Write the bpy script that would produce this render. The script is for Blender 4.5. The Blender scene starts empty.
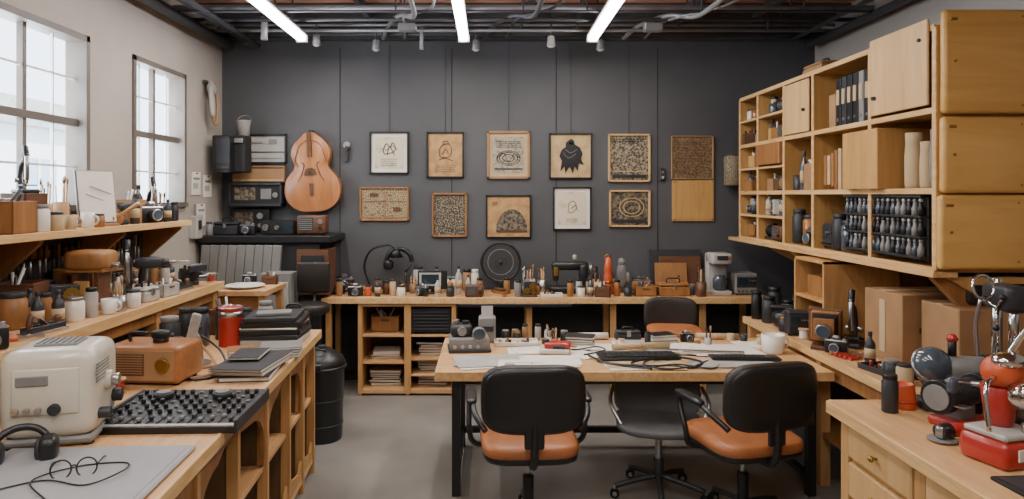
import bpy, bmesh, math, random
from mathutils import Vector, Matrix, Euler
R = random.Random(7)
D = math.radians

# ------------------------------------------------------------------ materials
def lin(h):
    h = h.lstrip('#')
    o = []
    for i in (0, 2, 4):
        c = int(h[i:i+2], 16) / 255
        o.append(c / 12.92 if c <= .04045 else ((c + .055) / 1.055) ** 2.4)
    return (*o, 1)

def base(name):
    m = bpy.data.materials.new(name); m.use_nodes = True
    nt = m.node_tree
    return m, nt, nt.nodes['Principled BSDF']

def scl(c, k): return (min(c[0]*k, 1), min(c[1]*k, 1), min(c[2]*k, 1), 1)

def plain(name, hexc, rough=.5, metal=0, var=.15, ns=6, bump=0.0, coat=0, stretch=(1, 1, 1), bs=None):
    m, nt, p = base(name)
    c = lin(hexc)
    tc = nt.nodes.new('ShaderNodeTexCoord'); mp = nt.nodes.new('ShaderNodeMapping')
    mp.inputs['Scale'].default_value = stretch
    nt.links.new(tc.outputs['Object'], mp.inputs[0])
    n = nt.nodes.new('ShaderNodeTexNoise'); n.inputs['Scale'].default_value = ns; n.inputs['Detail'].default_value = 7
    nt.links.new(mp.outputs[0], n.inputs['Vector'])
    r = nt.nodes.new('ShaderNodeValToRGB')
    r.color_ramp.elements[0].position = .3; r.color_ramp.elements[1].position = .7
    r.color_ramp.elements[0].color = scl(c, 1 - var); r.color_ramp.elements[1].color = scl(c, 1 + var)
    nt.links.new(n.outputs['Fac'], r.inputs[0]); nt.links.new(r.outputs[0], p.inputs['Base Color'])
    p.inputs['Roughness'].default_value = rough; p.inputs['Metallic'].default_value = metal
    if coat: p.inputs['Coat Weight'].default_value = coat
    if bump:
        n2 = nt.nodes.new('ShaderNodeTexNoise'); n2.inputs['Scale'].default_value = bs or ns*8
        nt.links.new(tc.outputs['Object'], n2.inputs['Vector'])
        b = nt.nodes.new('ShaderNodeBump'); b.inputs['Strength'].default_value = bump; b.inputs['Distance'].default_value = .01
        nt.links.new(n2.outputs['Fac'], b.inputs['Height']); nt.links.new(b.outputs[0], p.inputs['Normal'])
    return m

def wood(name, a, b, axis='y', rough=.45, sc=5):
    m, nt, p = base(name)
    tc = nt.nodes.new('ShaderNodeTexCoord'); mp = nt.nodes.new('ShaderNodeMapping')
    s = [sc*1.6]*3; s['xyz'.index(axis)] = sc*.16
    mp.inputs['Scale'].default_value = s
    nt.links.new(tc.outputs['Object'], mp.inputs[0])
    n = nt.nodes.new('ShaderNodeTexNoise'); n.inputs['Scale'].default_value = 1.6; n.inputs['Detail'].default_value = 8
    n.inputs['Distortion'].default_value = 1.2; n.inputs['Roughness'].default_value = .65
    nt.links.new(mp.outputs[0], n.inputs['Vector'])
    r = nt.nodes.new('ShaderNodeValToRGB')
    e = r.color_ramp.elements
    e[0].position = .32; e[0].color = lin(a); e[1].position = .66; e[1].color = lin(b)
    nt.links.new(n.outputs['Fac'], r.inputs[0]); nt.links.new(r.outputs[0], p.inputs['Base Color'])
    p.inputs['Roughness'].default_value = rough
    bb = nt.nodes.new('ShaderNodeBump'); bb.inputs['Strength'].default_value = .12; bb.inputs['Distance'].default_value = .005
    nt.links.new(n.outputs['Fac'], bb.inputs['Height']); nt.links.new(bb.outputs[0], p.inputs['Normal'])
    return m

def art(name, kind, bg, ink, sc=30, th=.5, soft=.06):
    m, nt, p = base(name)
    tc = nt.nodes.new('ShaderNodeTexCoord')
    if kind == 'vor':
        n = nt.nodes.new('ShaderNodeTexVoronoi'); n.feature = 'DISTANCE_TO_EDGE'; out = 'Distance'
        n.inputs['Scale'].default_value = sc
    elif kind == 'wave':
        n = nt.nodes.new('ShaderNodeTexWave'); out = 'Fac'; n.inputs['Scale'].default_value = sc
        n.inputs['Distortion'].default_value = 9; n.inputs['Detail'].default_value = 3; n.inputs['Detail Scale'].default_value = 3
    else:
        n = nt.nodes.new('ShaderNodeTexNoise'); out = 'Fac'; n.inputs['Scale'].default_value = sc; n.inputs['Detail'].default_value = 5
    nt.links.new(tc.outputs['Object'], n.inputs['Vector'])
    r = nt.nodes.new('ShaderNodeValToRGB')
    e = r.color_ramp.elements
    e[0].position = max(th-soft, 0); e[0].color = lin(ink); e[1].position = th+soft; e[1].color = lin(bg)
    nt.links.new(n.outputs[out], r.inputs[0]); nt.links.new(r.outputs[0], p.inputs['Base Color'])
    p.inputs['Roughness'].default_value = .7
    return m

def emis(name, hexc, st):
    m, nt, p = base(name)
    p.inputs['Base Color'].default_value = lin(hexc)
    p.inputs['Emission Color'].default_value = lin(hexc); p.inputs['Emission Strength'].default_value = st
    return m

M = dict(
 wl=wood('bench_wood_y', '#b88a5a', '#d6ac7c', 'y'),
 wx=wood('bench_wood_x', '#b78957', '#d6ac7a', 'x'),
 wz=wood('post_wood_z', '#a97b48', '#c69a64', 'z'),
 edge=wood('plywood_edge', '#c0935c', '#dcb984', 'y', sc=8),
 ply=wood('plywood_shelf', '#a87d45', '#c69b5d', 'z', .5, 3),
 plyy=wood('plywood_ochre', '#c2934c', '#d8ab62', 'x', .4, 2),
 plyl=wood('plywood_pale', '#bd955f', '#d4ae7a', 'z', .5, 3),
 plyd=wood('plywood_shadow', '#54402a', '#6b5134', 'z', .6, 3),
 wd=wood('walnut', '#4f3120', '#6c472f', 'x'),
 wm=wood('oak_brown', '#80552f', '#a0703f', 'z'),
 cello=wood('cello_varnish', '#a2663c', '#c08354', 'z', .28, 3),
 radio=wood('radio_wood', '#8a5630', '#a77043', 'x', .3),
 ceil=wood('ceiling_board', '#8f5f48', '#c4967a', 'x', .8, 4),
 black=plain('black_plastic', '#1a1b1d', .38),
 blackm=plain('black_matte', '#1e1e20', .75, bump=.1),
 dk=plain('dark_grey_metal', '#36383b', .45, .3),
 gy=plain('grey_plastic', '#7b7a77', .45),
 lgy=plain('light_grey', '#aaa8a1', .45),
 mat_=plain('grey_cutting_mat', '#96979a', .55, var=.05),
 sil=plain('brushed_steel', '#b0b0b0', .28, .95, var=.08, ns=20),
 chrome=plain('chrome', '#d0d0d0', .12, 1, var=.03),
 wht=plain('white_ceramic', '#dedad0', .3, var=.04),
 paper=plain('paper', '#ddd8cc', .8, var=.06, ns=3),
 paper2=plain('paper_kraft', '#b9a17c', .8, var=.08),
 crm=plain('cream_enamel', '#cdc7b6', .3, var=.05, coat=.3),
 red=plain('red_enamel', '#a82c24', .35, var=.1, coat=.3),
 orr=plain('orange_plastic', '#c4552e', .4),
 tan=plain('tan_leather', '#a5653a', .42, var=.12, bump=.25, bs=90),
 blk=plain('black_leather', '#241f1d', .42, var=.2, bump=.25, bs=90),
 mesh=plain('chair_grey_mesh', '#5b5b5c', .6),
 brs=plain('brass', '#a38342', .3, .9),
 brn=plain('brown_card', '#997550', .7),
 gls=plain('smoked_glass', '#46505a', .08, 0, coat=.8),
 amb=plain('amber_glass', '#94602c', .12, 0, coat=.6),
 blu=plain('blue_paint', '#4d6478', .5),
 rub=plain('rubber', '#141414', .8),
 scr=plain('screen_glass', '#24333a', .1, coat=.5),
 wall=plain('warm_grey_plaster', '#a69e93', .85, var=.08, ns=1.5, bump=.15, bs=60),
 wallr=plain('grey_plaster_right', '#9b9790', .85, var=.06, ns=1.5, bump=.15, bs=60),
 wallb=plain('charcoal_paint', '#4b4c4f', .6, var=.16, ns=1.2, bump=.08, bs=40),
 wallp=plain('dark_grey_panel', '#302f30', .6, var=.15),
 seam=plain('panel_seam', '#232426', .8),
 conc=plain('concrete_floor', '#827f79', .4, var=.2, ns=1.8, bump=.08, bs=60),
 steel=plain('ceiling_steel_black', '#45464a', .5, .1),
 pipeg=plain('galvanised_pipe', '#8f9192', .4, .3),
 winf=plain('window_frame_brown', '#645c54', .5),
 winw=plain('window_bar_white', '#d3d5d6', .5),
 bld=plain('neighbour_render', '#e9edf0', .9, var=.05, ns=.6),
 bldb=plain('neighbour_window', '#a3b9ca', .4, var=.05),
 tube=emis('fluorescent_tube', '#f8f6ff', 20),
)
def glass():
    m, nt, p = base('window_glass')
    t = nt.nodes.new('ShaderNodeBsdfTransparent'); g = nt.nodes.new('ShaderNodeBsdfGlossy'); g.inputs['Roughness'].default_value = .02
    x = nt.nodes.new('ShaderNodeMixShader'); x.inputs[0].default_value = .05
    nt.links.new(t.outputs[0], x.inputs[1]); nt.links.new(g.outputs[0], x.inputs[2])
    nt.links.new(x.outputs[0], nt.nodes['Material Output'].inputs['Surface'])
    return m
M['glass'] = glass()
M.update(dict(
 a_cream=art('print_cream', 'noise', '#d5c8ae', '#b5a689', 9, .40),
 a_grid=art('print_grid', 'vor', '#a8946f', '#5a4d3c', 45, .10),
 a_tan=art('print_tan', 'noise', '#b99261', '#9b7548', 14, .45, .15),
 a_dark=art('print_dark_type', 'noise', '#8d7f67', '#2a2724', 75, .52),
 a_sk=art('print_sketch', 'noise', '#a99d87', '#7d7464', 40, .45, .1),
 a_bird=art('print_bird_bg', 'noise', '#c2a578', '#a4875a', 8, .42, .15),
 a_map=art('print_map', 'noise', '#9a8c72', '#3f3a33', 55, .5, .08),
 a_ph=art('print_photo', 'noise', '#7d705a', '#2f2b27', 38, .5, .12),
 a_br=art('print_brown', 'noise', '#8a7253', '#574733', 60, .5, .1),
 a_lin=art('print_weave', 'wave', '#8f8066', '#4d4436', 26, .5, .2),
))

# ------------------------------------------------------------------ builder
OCC = []
class B:
    def __init__(s, name, loc=(0, 0, 0), rz=0.0, sc=1.0, rx=0, ry=0):
        s.name = name; s.V = []; s.F = []; s.I = []; s.S = []; s.m = []
        s.loc = loc; s.rot = (D(rx), D(ry), D(rz)); s.sc = sc
    def mi(s, m):
        m = M[m] if isinstance(m, str) else m
        if m not in s.m: s.m.append(m)
        return s.m.index(m)
    def raw(s, verts, faces, mat, smooth=False, T=None):
        o = len(s.V); k = s.mi(mat)
        for v in verts:
            v = Vector(v)
            if T is not None: v = T @ v
            s.V.append(v)
        for f in faces:
            s.F.append([i + o for i in f]); s.I.append(k)
            s.S.append(smooth and len(f) <= 4)
        return s
    def T(s, c, rot):
        return Matrix.Translation(c) @ Euler([D(a) for a in rot]).to_matrix().to_4x4()
    def box(s, c, d, mat, bev=.003, rot=(0, 0, 0), seg=1):
        bm = bmesh.new(); bmesh.ops.create_cube(bm, size=1)
        for v in bm.verts: v.co = Vector((v.co.x*d[0], v.co.y*d[1], v.co.z*d[2]))
        b = min(bev, min(d)*.45)
        if b > .0004: bmesh.ops.bevel(bm, geom=bm.edges[:], offset=b, segments=seg, affect='EDGES', profile=.5)
        bm.verts.ensure_lookup_table(); bm.verts.index_update()
        s.raw([v.co.copy() for v in bm.verts], [[v.index for v in f.verts] for f in bm.faces], mat, seg > 1, s.T(c, rot))
        bm.free(); return s
    def bx(s, x0, x1, y0, y1, z0, z1, mat, bev=.002):
        return s.box(((x0+x1)/2, (y0+y1)/2, (z0+z1)/2), (abs(x1-x0), abs(y1-y0), abs(z1-z0)), mat, bev)
    def lathe(s, prof, mat, c=(0, 0, 0), rot=(0, 0, 0), seg=20):
        V = []; F = []
        for r, z in prof:
            for i in range(seg):
                a = 2*math.pi*i/seg; V.append((max(r, .0003)*math.cos(a), max(r, .0003)*math.sin(a), z))
        for j in range(len(prof)-1):
            for i in range(seg):
                F.append([j*seg+i, j*seg+(i+1) % seg, (j+1)*seg+(i+1) % seg, (j+1)*seg+i])
        F.append(list(range(seg))[::-1]); F.append([(len(prof)-1)*seg+i for i in range(seg)])
        return s.raw(V, F, mat, True, s.T(c, rot))
    def cyl(s, c, r, h, mat, rot=(0, 0, 0), r2=None, seg=20, bev=None):
        r2 = r if r2 is None else r2
        b = min(r, r2, h)*.08 if bev is None else bev
        return s.lathe([(r-b, 0), (r, b), (r2, h-b), (r2-b, h)], mat, c, rot, seg)
    def tor(s, c, Rr, r, mat, rot=(0, 0, 0), seg=28, k=8, a0=0, a1=360, fx=1):
        full = abs(a1-a0) >= 360
        n = seg if full else seg+1
        V = []; F = []
        for i in range(n):
            a = D(a0+(a1-a0)*i/seg)
            for j in range(k):
                b = 2*math.pi*j/k
                V.append(((Rr+r*math.cos(b))*math.cos(a)*fx, (Rr+r*math.cos(b))*math.sin(a), r*math.sin(b)))
        for i in range(n if full else n-1):
            for j in range(k):
                F.append([i*k+j, ((i+1) % n)*k+j, ((i+1) % n)*k+(j+1) % k, i*k+(j+1) % k])
        return s.raw(V, F, mat, True, s.T(c, rot))
    def sup(s, c, d, mat, e1=.4, e2=.4, rot=(0, 0, 0), n=12, bend=0, bendz=0):
        V = []; F = []; w = 2*n
        f = lambda t, e: math.copysign(abs(t)**e, t)
        for i in range(n+1):
            ph = -math.pi/2+math.pi*i/n
            for j in range(w):
                th = 2*math.pi*j/w
                x = d[0]*f(math.cos(ph), e1)*f(math.cos(th), e2)
                y = d[1]*f(math.cos(ph), e1)*f(math.sin(th), e2)
                z = d[2]*f(math.sin(ph), e1)
                y += bend*x*x; z += bendz*(x*x)
                V.append((x, y, z))
        for i in range(n):
            for j in range(w):
                F.append([i*w+j, i*w+(j+1) % w, (i+1)*w+(j+1) % w, (i+1)*w+j])
        return s.raw(V, F, mat, True, s.T(c, rot))
    def tubep(s, pts, r, mat, smooth=0, k=8):
        P = [Vector(p) for p in pts]
        if smooth:
            Q = []
            for i in range(len(P)-1):
                p0 = P[max(i-1, 0)]; p1 = P[i]; p2 = P[i+1]; p3 = P[min(i+2, len(P)-1)]
                for q in range(smooth):
                    t = q/smooth
                    Q.append(.5*((2*p1)+(p2-p0)*t+(2*p0-5*p1+4*p2-p3)*t*t+(3*p1-p0-3*p2+p3)*t**3))
            Q.append(P[-1]); P = Q
        V = []; F = []; up = None
        for i, p in enumerate(P):
            t = (P[min(i+1, len(P)-1)]-P[max(i-1, 0)]).normalized()
            if up is None: up = t.orthogonal().normalized()
            up = (up-t*up.dot(t)); up = up.normalized() if up.length > 1e-5 else t.orthogonal().normalized()
            sd = t.cross(up)
            for j in range(k):
                a = 2*math.pi*j/k; V.append(p+(up*math.cos(a)+sd*math.sin(a))*r)
        for i in range(len(P)-1):
            for j in range(k):
                F.append([i*k+j, i*k+(j+1) % k, (i+1)*k+(j+1) % k, (i+1)*k+j])
        F.append(list(range(k))[::-1]); F.append([(len(P)-1)*k+j for j in range(k)])
        return s.raw(V, F, mat, True)
    def prism(s, pts, t, mat, c=(0, 0, 0), plane='xz', rot=(0, 0, 0)):
        n = len(pts); V = []
        for q in (-t/2, t/2):
            for a, b in pts:
                V.append({'xz': (a, q, b), 'yz': (q, a, b), 'xy': (a, b, q)}[plane])
        F = [list(range(n))[::-1], [n+i for i in range(n)]]
        for i in range(n): F.append([i, (i+1) % n, n+(i+1) % n, n+i])
        return s.raw(V, F, mat, False, s.T(c, rot))
    def done(s):
        me = bpy.data.meshes.new(s.name)
        me.from_pydata([tuple(v) for v in s.V], [], s.F)
        for m in s.m: me.materials.append(m)
        me.polygons.foreach_set('material_index', s.I); me.polygons.foreach_set('use_smooth', s.S)
        me.update()
        bm = bmesh.new(); bm.from_mesh(me); bmesh.ops.recalc_face_normals(bm, faces=bm.faces[:]); bm.to_mesh(me); bm.free()
        o = bpy.data.objects.new(s.name, me); bpy.context.scene.collection.objects.link(o)
        o.location = s.loc; o.rotation_euler = s.rot; o.scale = (s.sc,)*3
        MX = Matrix.Translation(s.loc) @ Euler(s.rot).to_matrix().to_4x4() @ Matrix.Scale(s.sc, 4)
        W_ = [MX @ v for v in s.V]
        xs = [v.x for v in W_]; ys = [v.y for v in W_]; z0 = min(v.z for v in W_)
        if max(xs)-min(xs) < .7 and max(ys)-min(ys) < .7: OCC.append((min(xs), max(xs), min(ys), max(ys), z0))
        return o

# ------------------------------------------------------------------ room shell
XL, XR, YB, YF, ZC = -2.59, 3.14, 6.6, -1.6, 3.45
B('floor').bx(XL-.2, XR+.2, YF-.2, YB+.2, -.1, 0, 'conc', 0).done()
B('ceiling').bx(XL-.2, XR+.2, YF-.2, YB+.2, ZC, ZC+.1, 'ceil', 0).done()
B('wall_back').bx(XL-.2, XR+.2, YB, YB+.15, 0, ZC, 'wallb', 0).done()
B('wall_front').bx(XL-.2, XR+.2, YF-.15, YF, 0, ZC, 'wall', 0).done()
B('wall_right').bx(XR, XR+.15, YF, YB, 0, ZC, 'wallr', 0).done()
B('trim_1').bx(XR-.02, XR, 1.0, YB, .0, 1.38, 'wallp', 0).done()  # dark sheet over the right wall below the shelving
W = [(3.35, 4.40), (4.94, 5.80)]; Z0, Z1 = 1.68, 2.80
w = B('wall_left')
w.bx(XL-.15, XL, YF, YB, 0, Z0, 'wall', 0).bx(XL-.15, XL, YF, YB, Z1, ZC, 'wall', 0)
w.bx(XL-.15, XL, YF, W[0][0], Z0, Z1, 'wall', 0).bx(XL-.15, XL, W[0][1], W[1][0], Z0, Z1, 'wall', 0).bx(XL-.15, XL, W[1][1], YB, Z0, Z1, 'wall', 0)
w.done()
B('trim_3').bx(XL, XL+.012, 1.0, 5.15, 1.15, 1.555, 'wallp', 0).done()  # dark sheet on the left wall between bench and shelf
for i, (a, b) in enumerate(W):
    w = B('window_%d' % (i+1))
    f = .04
    w.bx(XL-.12, XL+.015, a, a+f, Z0, Z1, 'winf').bx(XL-.12, XL+.015, b-f, b, Z0, Z1, 'winf')
    w.bx(XL-.12, XL+.015, a, b, Z1-f, Z1, 'winf').bx(XL-.12, XL+.03, a, b, Z0, Z0+f, 'winf')
    c = (a+b)/2; zm = (Z0+Z1)/2
    w.bx(XL-.09, XL-.05, c-.016, c+.016, Z0, Z1, 'winf')
    w.bx(XL-.09, XL-.04, a, b, zm-.024, zm+.024, 'winf')
    for q in ((Z0+zm)/2, (Z1+zm)/2): w.bx(XL-.075, XL-.055, a, b, q-.007, q+.007, 'winw')
    for q in ((a+c)/2, (b+c)/2): w.bx(XL-.075, XL-.055, q-.005, q+.005, Z0, Z1, 'winw')
    w.bx(XL-.066, XL-.063, a, b, Z0, Z1, 'glass', 0)
    w.done()
nb = B('neighbour_building')
nb.bx(-9.5, -9, -2, 16, 0, 3.1, 'bld', 0)
nb.prism([(-2.2, 3.1), (16.2, 3.1), (15, 3.6), (-1, 3.6)], .9, 'lgy', (-9.1, 0, 0), 'yz')
for y in (0.5, 3, 5.5, 8, 10.5, 13):
    nb.bx(-9.02, -8.95, y, y+1.1, 1.1, 2.5, 'bldb').bx(-8.97, -8.93, y+.5, y+.58, 1.1, 2.5, 'wht').bx(-8.97, -8.93, y, y+1.1, 1.75, 1.83, 'wht')
nb.done()
B('baseboard_back').bx(XL, XR, YB-.02, YB, 0, .1, 'seam').done()
B('baseboard_left').bx(XL, XL+.02, YF, YB, 0, .1, 'seam').done()
s = B('trim_2')
for x in (-1.45, -.37, .64, 1.62): s.bx(x-.004, x+.004, YB-.004, YB, .1, 3.2, 'seam', 0)
s.done()

s = B('ceiling_beams')
s.bx(XL, XR, 6.48, 6.6, 3.265, 3.45, 'steel')
for y in (6.2, 5.95, 5.3, 4.6, 3.9, 2.6, 1.3, 0): s.bx(XL, XR, y-.02, y+.02, 3.39, 3.45, 'steel')
for x in (-1.9, -1.1, .35, 1.75, 2.4): s.bx(x-.025, x+.025, YF, 6.48, 3.37, 3.45, 'steel')
s.done()
s = B('ceiling_pipes')
for x, z, r in ((-2.48, 3.2, .045), (-2.33, 3.26, .03), (-2.2, 3.2, .02), (3.02, 3.2, .035), (2.86, 3.25, .02)):
    s.tubep([(x, YF, z), (x, 6.5, z)], r, 'steel')
for y, z, r, c in ((6.36, 3.28, .022, 'steel'), (6.22, 3.33, .014, 'pipeg'), (6.1, 3.25, .016, 'pipeg'), (5.8, 3.27, .018, 'steel'), (5.6, 3.31, .03, 'pipeg'), (5.35, 3.22, .012, 'steel')):
    s.tubep([(XL, y, z), (XR, y, z)], r, c)
    for x in (-2.0, -.9, .1, .6, 1.5, 2.3): s.box((x+y*.03, y, (z+3.45)/2), (.012, .02, 3.45-z), 'steel', .001)
for x, c in ((-.75, 'pipeg'), (1.5, 'pipeg'), (.2, 'steel')):
    s.tubep([(x-.25, 6.4, 3.25), (x-.15, 6.1, 3.3), (x, 5.7, 3.28), (x+.15, 5.4, 3.2), (x+.18, 4.6, 3.2)], .02, c, 6)
    s.tubep([(x-.05, 6.4, 3.25), (x, 6.1, 3.3), (x+.05, 5.6, 3.24), (x+.3, 5.3, 3.24), (x+.35, 4.6, 3.2)], .012, c, 6)
for x in (-.72, 1.42): s.box((x, 5.95, 3.24), (.16, .1, .07), 'pipeg', .01)
s.cyl((-.62, 6.2, 3.1), .02, .2, 'pipeg').cyl((-1.95, 5.9, 3.12), .03, .2, 'pipeg')
s.done()
for x in (-1.65, -.23, .90):
    for (y0, y1) in ((3.6, 6.0), (-.4, 2.0)):  # nearer row is unseen, added around the camera as fill light
        t = B('fluorescent_light')
        t.bx(x-.045, x+.045, y0, y1, 3.18, 3.2, 'lgy').bx(x-.038, x+.038, y0+.02, y1-.02, 3.125, 3.18, 'tube', .012)
        t.bx(x-.05, x+.05, y0-.01, y0+.02, 3.12, 3.185, 'lgy').bx(x-.05, x+.05, y1-.02, y1+.01, 3.12, 3.185, 'lgy')
        for y in (y0+.3, y1-.3): t.cyl((x, y, 3.2), .008, .25, 'steel')
        t.done()
for x, y in ((-1.55, 6.1), (-1.05, 6.3), (.55, 6.15), (-.13, 6.3), (1.02, 6.3)):
    t = B('ceiling_spotlight'); t.cyl((x, y, 3.2), .008, .25, 'steel'); t.cyl((x, y, 3.12), .04, .09, 'pipeg' if x != .55 else 'lgy', r2=.03); t.sup((x, y, 3.12), (.03, .03, .015), 'wht', 1, 1); t.done()

# ------------------------------------------------------------------ picture frames
def ell(cx, cz, rx, rz, n=18, a0=0, a1=360):
    return [(cx+rx*math.cos(D(a0+(a1-a0)*i/n)), cz+rz*math.sin(D(a0+(a1-a0)*i/n))) for i in range(n if a1-a0 >= 360 else n+1)]
def bar(x, z, w, h): return [(x-w/2, z-h/2), (x+w/2, z-h/2), (x+w/2, z+h/2), (x-w/2, z+h/2)]
def lines(x, z, w, n, dz, m='dk', t=.004):
    o = []
    for i in range(n):
        xx = x-w/2
        while xx < x+w/2-.01:
            l = R.uniform(.012, .04); l = min(l, x+w/2-xx); o.append((bar(xx+l/2, z-i*dz, l, t), m)); xx += l+.008
    return o
def frame(x0, x1, z0, z1, fr, artm, mount=None, bars=.02, decals=(), fn=None, depth=.03):
    w, h = x1-x0, z1-z0
    b = B('picture_frame', ((x0+x1)/2, YB, (z0+z1)/2), 0)
    b.box((0, -depth/2, h/2-bars/2), (w, depth, bars), fr).box((0, -depth/2, -h/2+bars/2), (w, depth, bars), fr)
    b.box((w/2-bars/2, -depth/2, 0), (bars, depth, h), fr).box((-w/2+bars/2, -depth/2, 0), (bars, depth, h), fr)
    b.box((0, -.006, 0), (w-bars, .011, h-bars), mount or artm, 0)
    k = .035 if mount else 0
    if mount: b.box((0, -.013, 0), (w-2*bars-2*k, .004, h-2*bars-2*k), artm, 0)
    for pts, m in decals: b.prism(pts, .003, m, (0, -.018, 0))
    if fn: fn(b)
    b.done()
def curve(b, pts, m='dk', r=.003): b.tubep([(x, -.018, z) for x, z in pts], r, m, 4, 5)
frame(-2.425, -1.96, 2.08, 2.369, 'black', 'lgy', None, .02, [(bar(-.1, .06, .2, .012), 'gy'), (bar(.02, -.03, .42, .008), 'dk'), (bar(.1, .07, .08, .05), 'gy'), (bar(0, -.09, .38, .006), 'gy')])
def f1(b):
    curve(b, [(-.06, .02), (-.03, .09), (.01, .05), (.03, .1), (.06, .04), (.02, .0), (-.04, -.01), (-.06, .02)], r=.004); curve(b, [(-.02, -.02), (.0, .06), (.03, .02), (.05, -.02)], r=.004); curve(b, [(-.08, .05), (-.03, .03), (.02, .07), (.08, .03)], 'gy')
frame(-1.16, -.783, 1.983, 2.39, 'black', 'a_cream', 'paper', .016, lines(0, -.06, .16, 4, .02, 'dk'), f1)
frame(-1.256, -.783, 1.529, 1.857, 'wm', 'a_grid', None, .016, [(bar(0, -.125, .4, .012), 'brn'), (bar(-.0, -.005, .012, .26), 'brn'), (bar(0, .03, .42, .01), 'brn'), (bar(-.1, .09, .08, .03), 'wd'), (bar(.12, -.05, .07, .04), 'wd')])
def f3(b):
    curve(b, [(-.05, -.02), (-.06, .05), (-.02, .1), (.04, .1), (.06, .04), (.03, -.02), (-.05, -.02)], 'wd'); curve(b, [(-.02, .1), (-.02, .13), (.02, .13), (.03, .1)], 'wd'); curve(b, [(-.07, -.05), (.0, -.03), (.07, -.06)], 'wd'); curve(b, [(-.03, .0), (.0, .06), (.03, .01)], 'wd')
frame(-.609, -.251, 1.944, 2.389, 'black', 'a_tan', None, .016, lines(0, -.10, .2, 4, .02, 'wd', .003), f3)
frame(-.56, -.222, 1.374, 1.80, 'wm', 'a_dark', None, .018, [])
def f5(b):
    for q in (.07, .055, .035): b.tor((0, -.018, -.03), q, .003, 'dk', (90, 0, 0), 24, 5, fx=1.6)
    curve(b, [(-.11, -.03), (-.05, .02), (.0, -.06), (.06, .01), (.11, -.03)])
frame(-.029, .386, 1.935, 2.398, 'brn', 'a_sk', 'paper2', .024, lines(0, .13, .24, 4, .018, 'dk', .006)+[(bar(0, -.135, .27, .014), 'dk')], f5)
frame(-.039, .396, 1.365, 1.78, 'black', 'a_tan', None, .014, [(ell(.03, -.13, .15, .2, 20, 0, 180), 'a_ph'), (bar(.03, -.14, .3, .02), 'wd'), (bar(-.13, .13, .05, .03), 'wm')])
bird = [(-.10, -.15), (-.085, -.05), (-.11, .0), (-.085, .06), (-.05, .085), (-.045, .13), (-.02, .15), (.0, .165), (.03, .15), (.04, .11), (.09, .08), (.115, .02), (.10, -.03), (.13, -.09), (.08, -.07), (.07, -.15), (.04, -.1), (.02, -.17), (-.01, -.1), (-.05, -.17), (-.06, -.1)]
frame(.57, .985, 1.935, 2.379, 'black', 'a_bird', None, .016, [(bird, 'black'), (ell(.0, .12, .018, .012), 'lgy')], lambda b: (curve(b, [(-.07, .03), (-.02, -.02), (.05, .02)], 'gy'), curve(b, [(-.05, .06), (0, .03), (.06, .06)], 'gy')))
frame(.609, .976, 1.442, 1.857, 'black', 'a_cream', 'paper', .014, lines(0, -.1, .12, 2, .02, 'gy'), lambda b: (curve(b, [(-.04, -.03), (-.03, .05), (.02, .07), (.04, .01), (.0, -.04), (-.04, -.03)], 'brn'), curve(b, [(-.01, .0), (.03, .03), (.05, -.02)], 'dk')))
frame(1.14, 1.546, 1.906, 2.369, 'plyl', 'a_map', None, .018, [(bar(0, -.175, .33, .03), 'dk'), (bar(0, -.13, .33, .006), 'paper2')]+lines(0, .18, .3, 2, .02, 'blackm', .008))
frame(1.15, 1.546, 1.471, 1.828, 'plyl', 'a_ph', None, .018, [(bar(0, -.12, .32, .03), 'dk')], lambda b: [b.tor((.02, -.018, .01), q, .004, 'a_bird', (90, 0, 0), 24, 5, fx=1.3) for q in (.06, .09)])
frame(1.749, 2.155, 1.93, 2.35, 'brn', 'a_br', None, .01, lines(0, .15, .32, 12, .027, 'wd', .006))
b = B('wooden_pinboard', (1.957, YB, 1.725)); b.box((0, -.012, 0), (.40, .022, .395), 'ply').box((0, -.026, .0), (.36, .006, .35), 'ply', .001)
for q in (-.18, .18): b.cyl((q, -.03, .18), .006, .006, 'dk', (90, 0, 0)).cyl((q, -.03, -.18), .006, .006, 'dk', (90, 0, 0))
b.done()
for x, z0 in ((-.97, 2.39), (-.43, 2.389), (.18, 2.398), (.78, 2.379), (1.34, 2.369)):
    b = B('picture_hanging_wire'); b.tubep([(x, YB-.01, z0-.02), (x, YB-.01, 3.23)], .002, 'steel').cyl((x, YB-.02, z0+.02), .006, .012, 'steel', (90, 0, 0)); b.done()

b = B('hanging_storage_rack', (-2.22, YB, 0))
b.bx(-.25, .25, -.06, 0, 1.905, 2.06, 'brn').bx(-.24, .24, -.065, -.058, 1.915, 1.93, 'plyl').bx(-.24, .24, -.065, -.058, 2.035, 2.05, 'wd')
b.bx(-.25, .25, -.16, 0, 1.674, 1.7, 'dk').bx(-.25, .25, -.16, 0, 1.875, 1.896, 'dk').bx(-.25, -.235, -.16, 0, 1.68, 1.89, 'dk').bx(.235, .25, -.16, 0, 1.68, 1.89, 'dk').bx(-.24, .24, -.14, -.02, 1.70, 1.875, 'blackm')
b.box((-.1, -.143, 1.79), (.2, .006, .12), 'a_ph').box((.1, -.143, 1.79), (.1, .006, .1), 'gy').cyl((.19, -.14, 1.78), .025, .02, 'gy', (90, 0, 0))
b.done()
b = B('framed_meter_panel', (-2.3, YB, 1.54)); b.box((0, -.03, 0), (.38, .06, .22), 'black', .008).box((-.06, -.062, 0), (.18, .006, .15), 'a_ph').cyl((.1, -.06, .04), .03, .02, 'sil', (90, 0, 0)).cyl((.1, -.06, -.05), .02, .02, 'gy', (90, 0, 0)); b.done()

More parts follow.
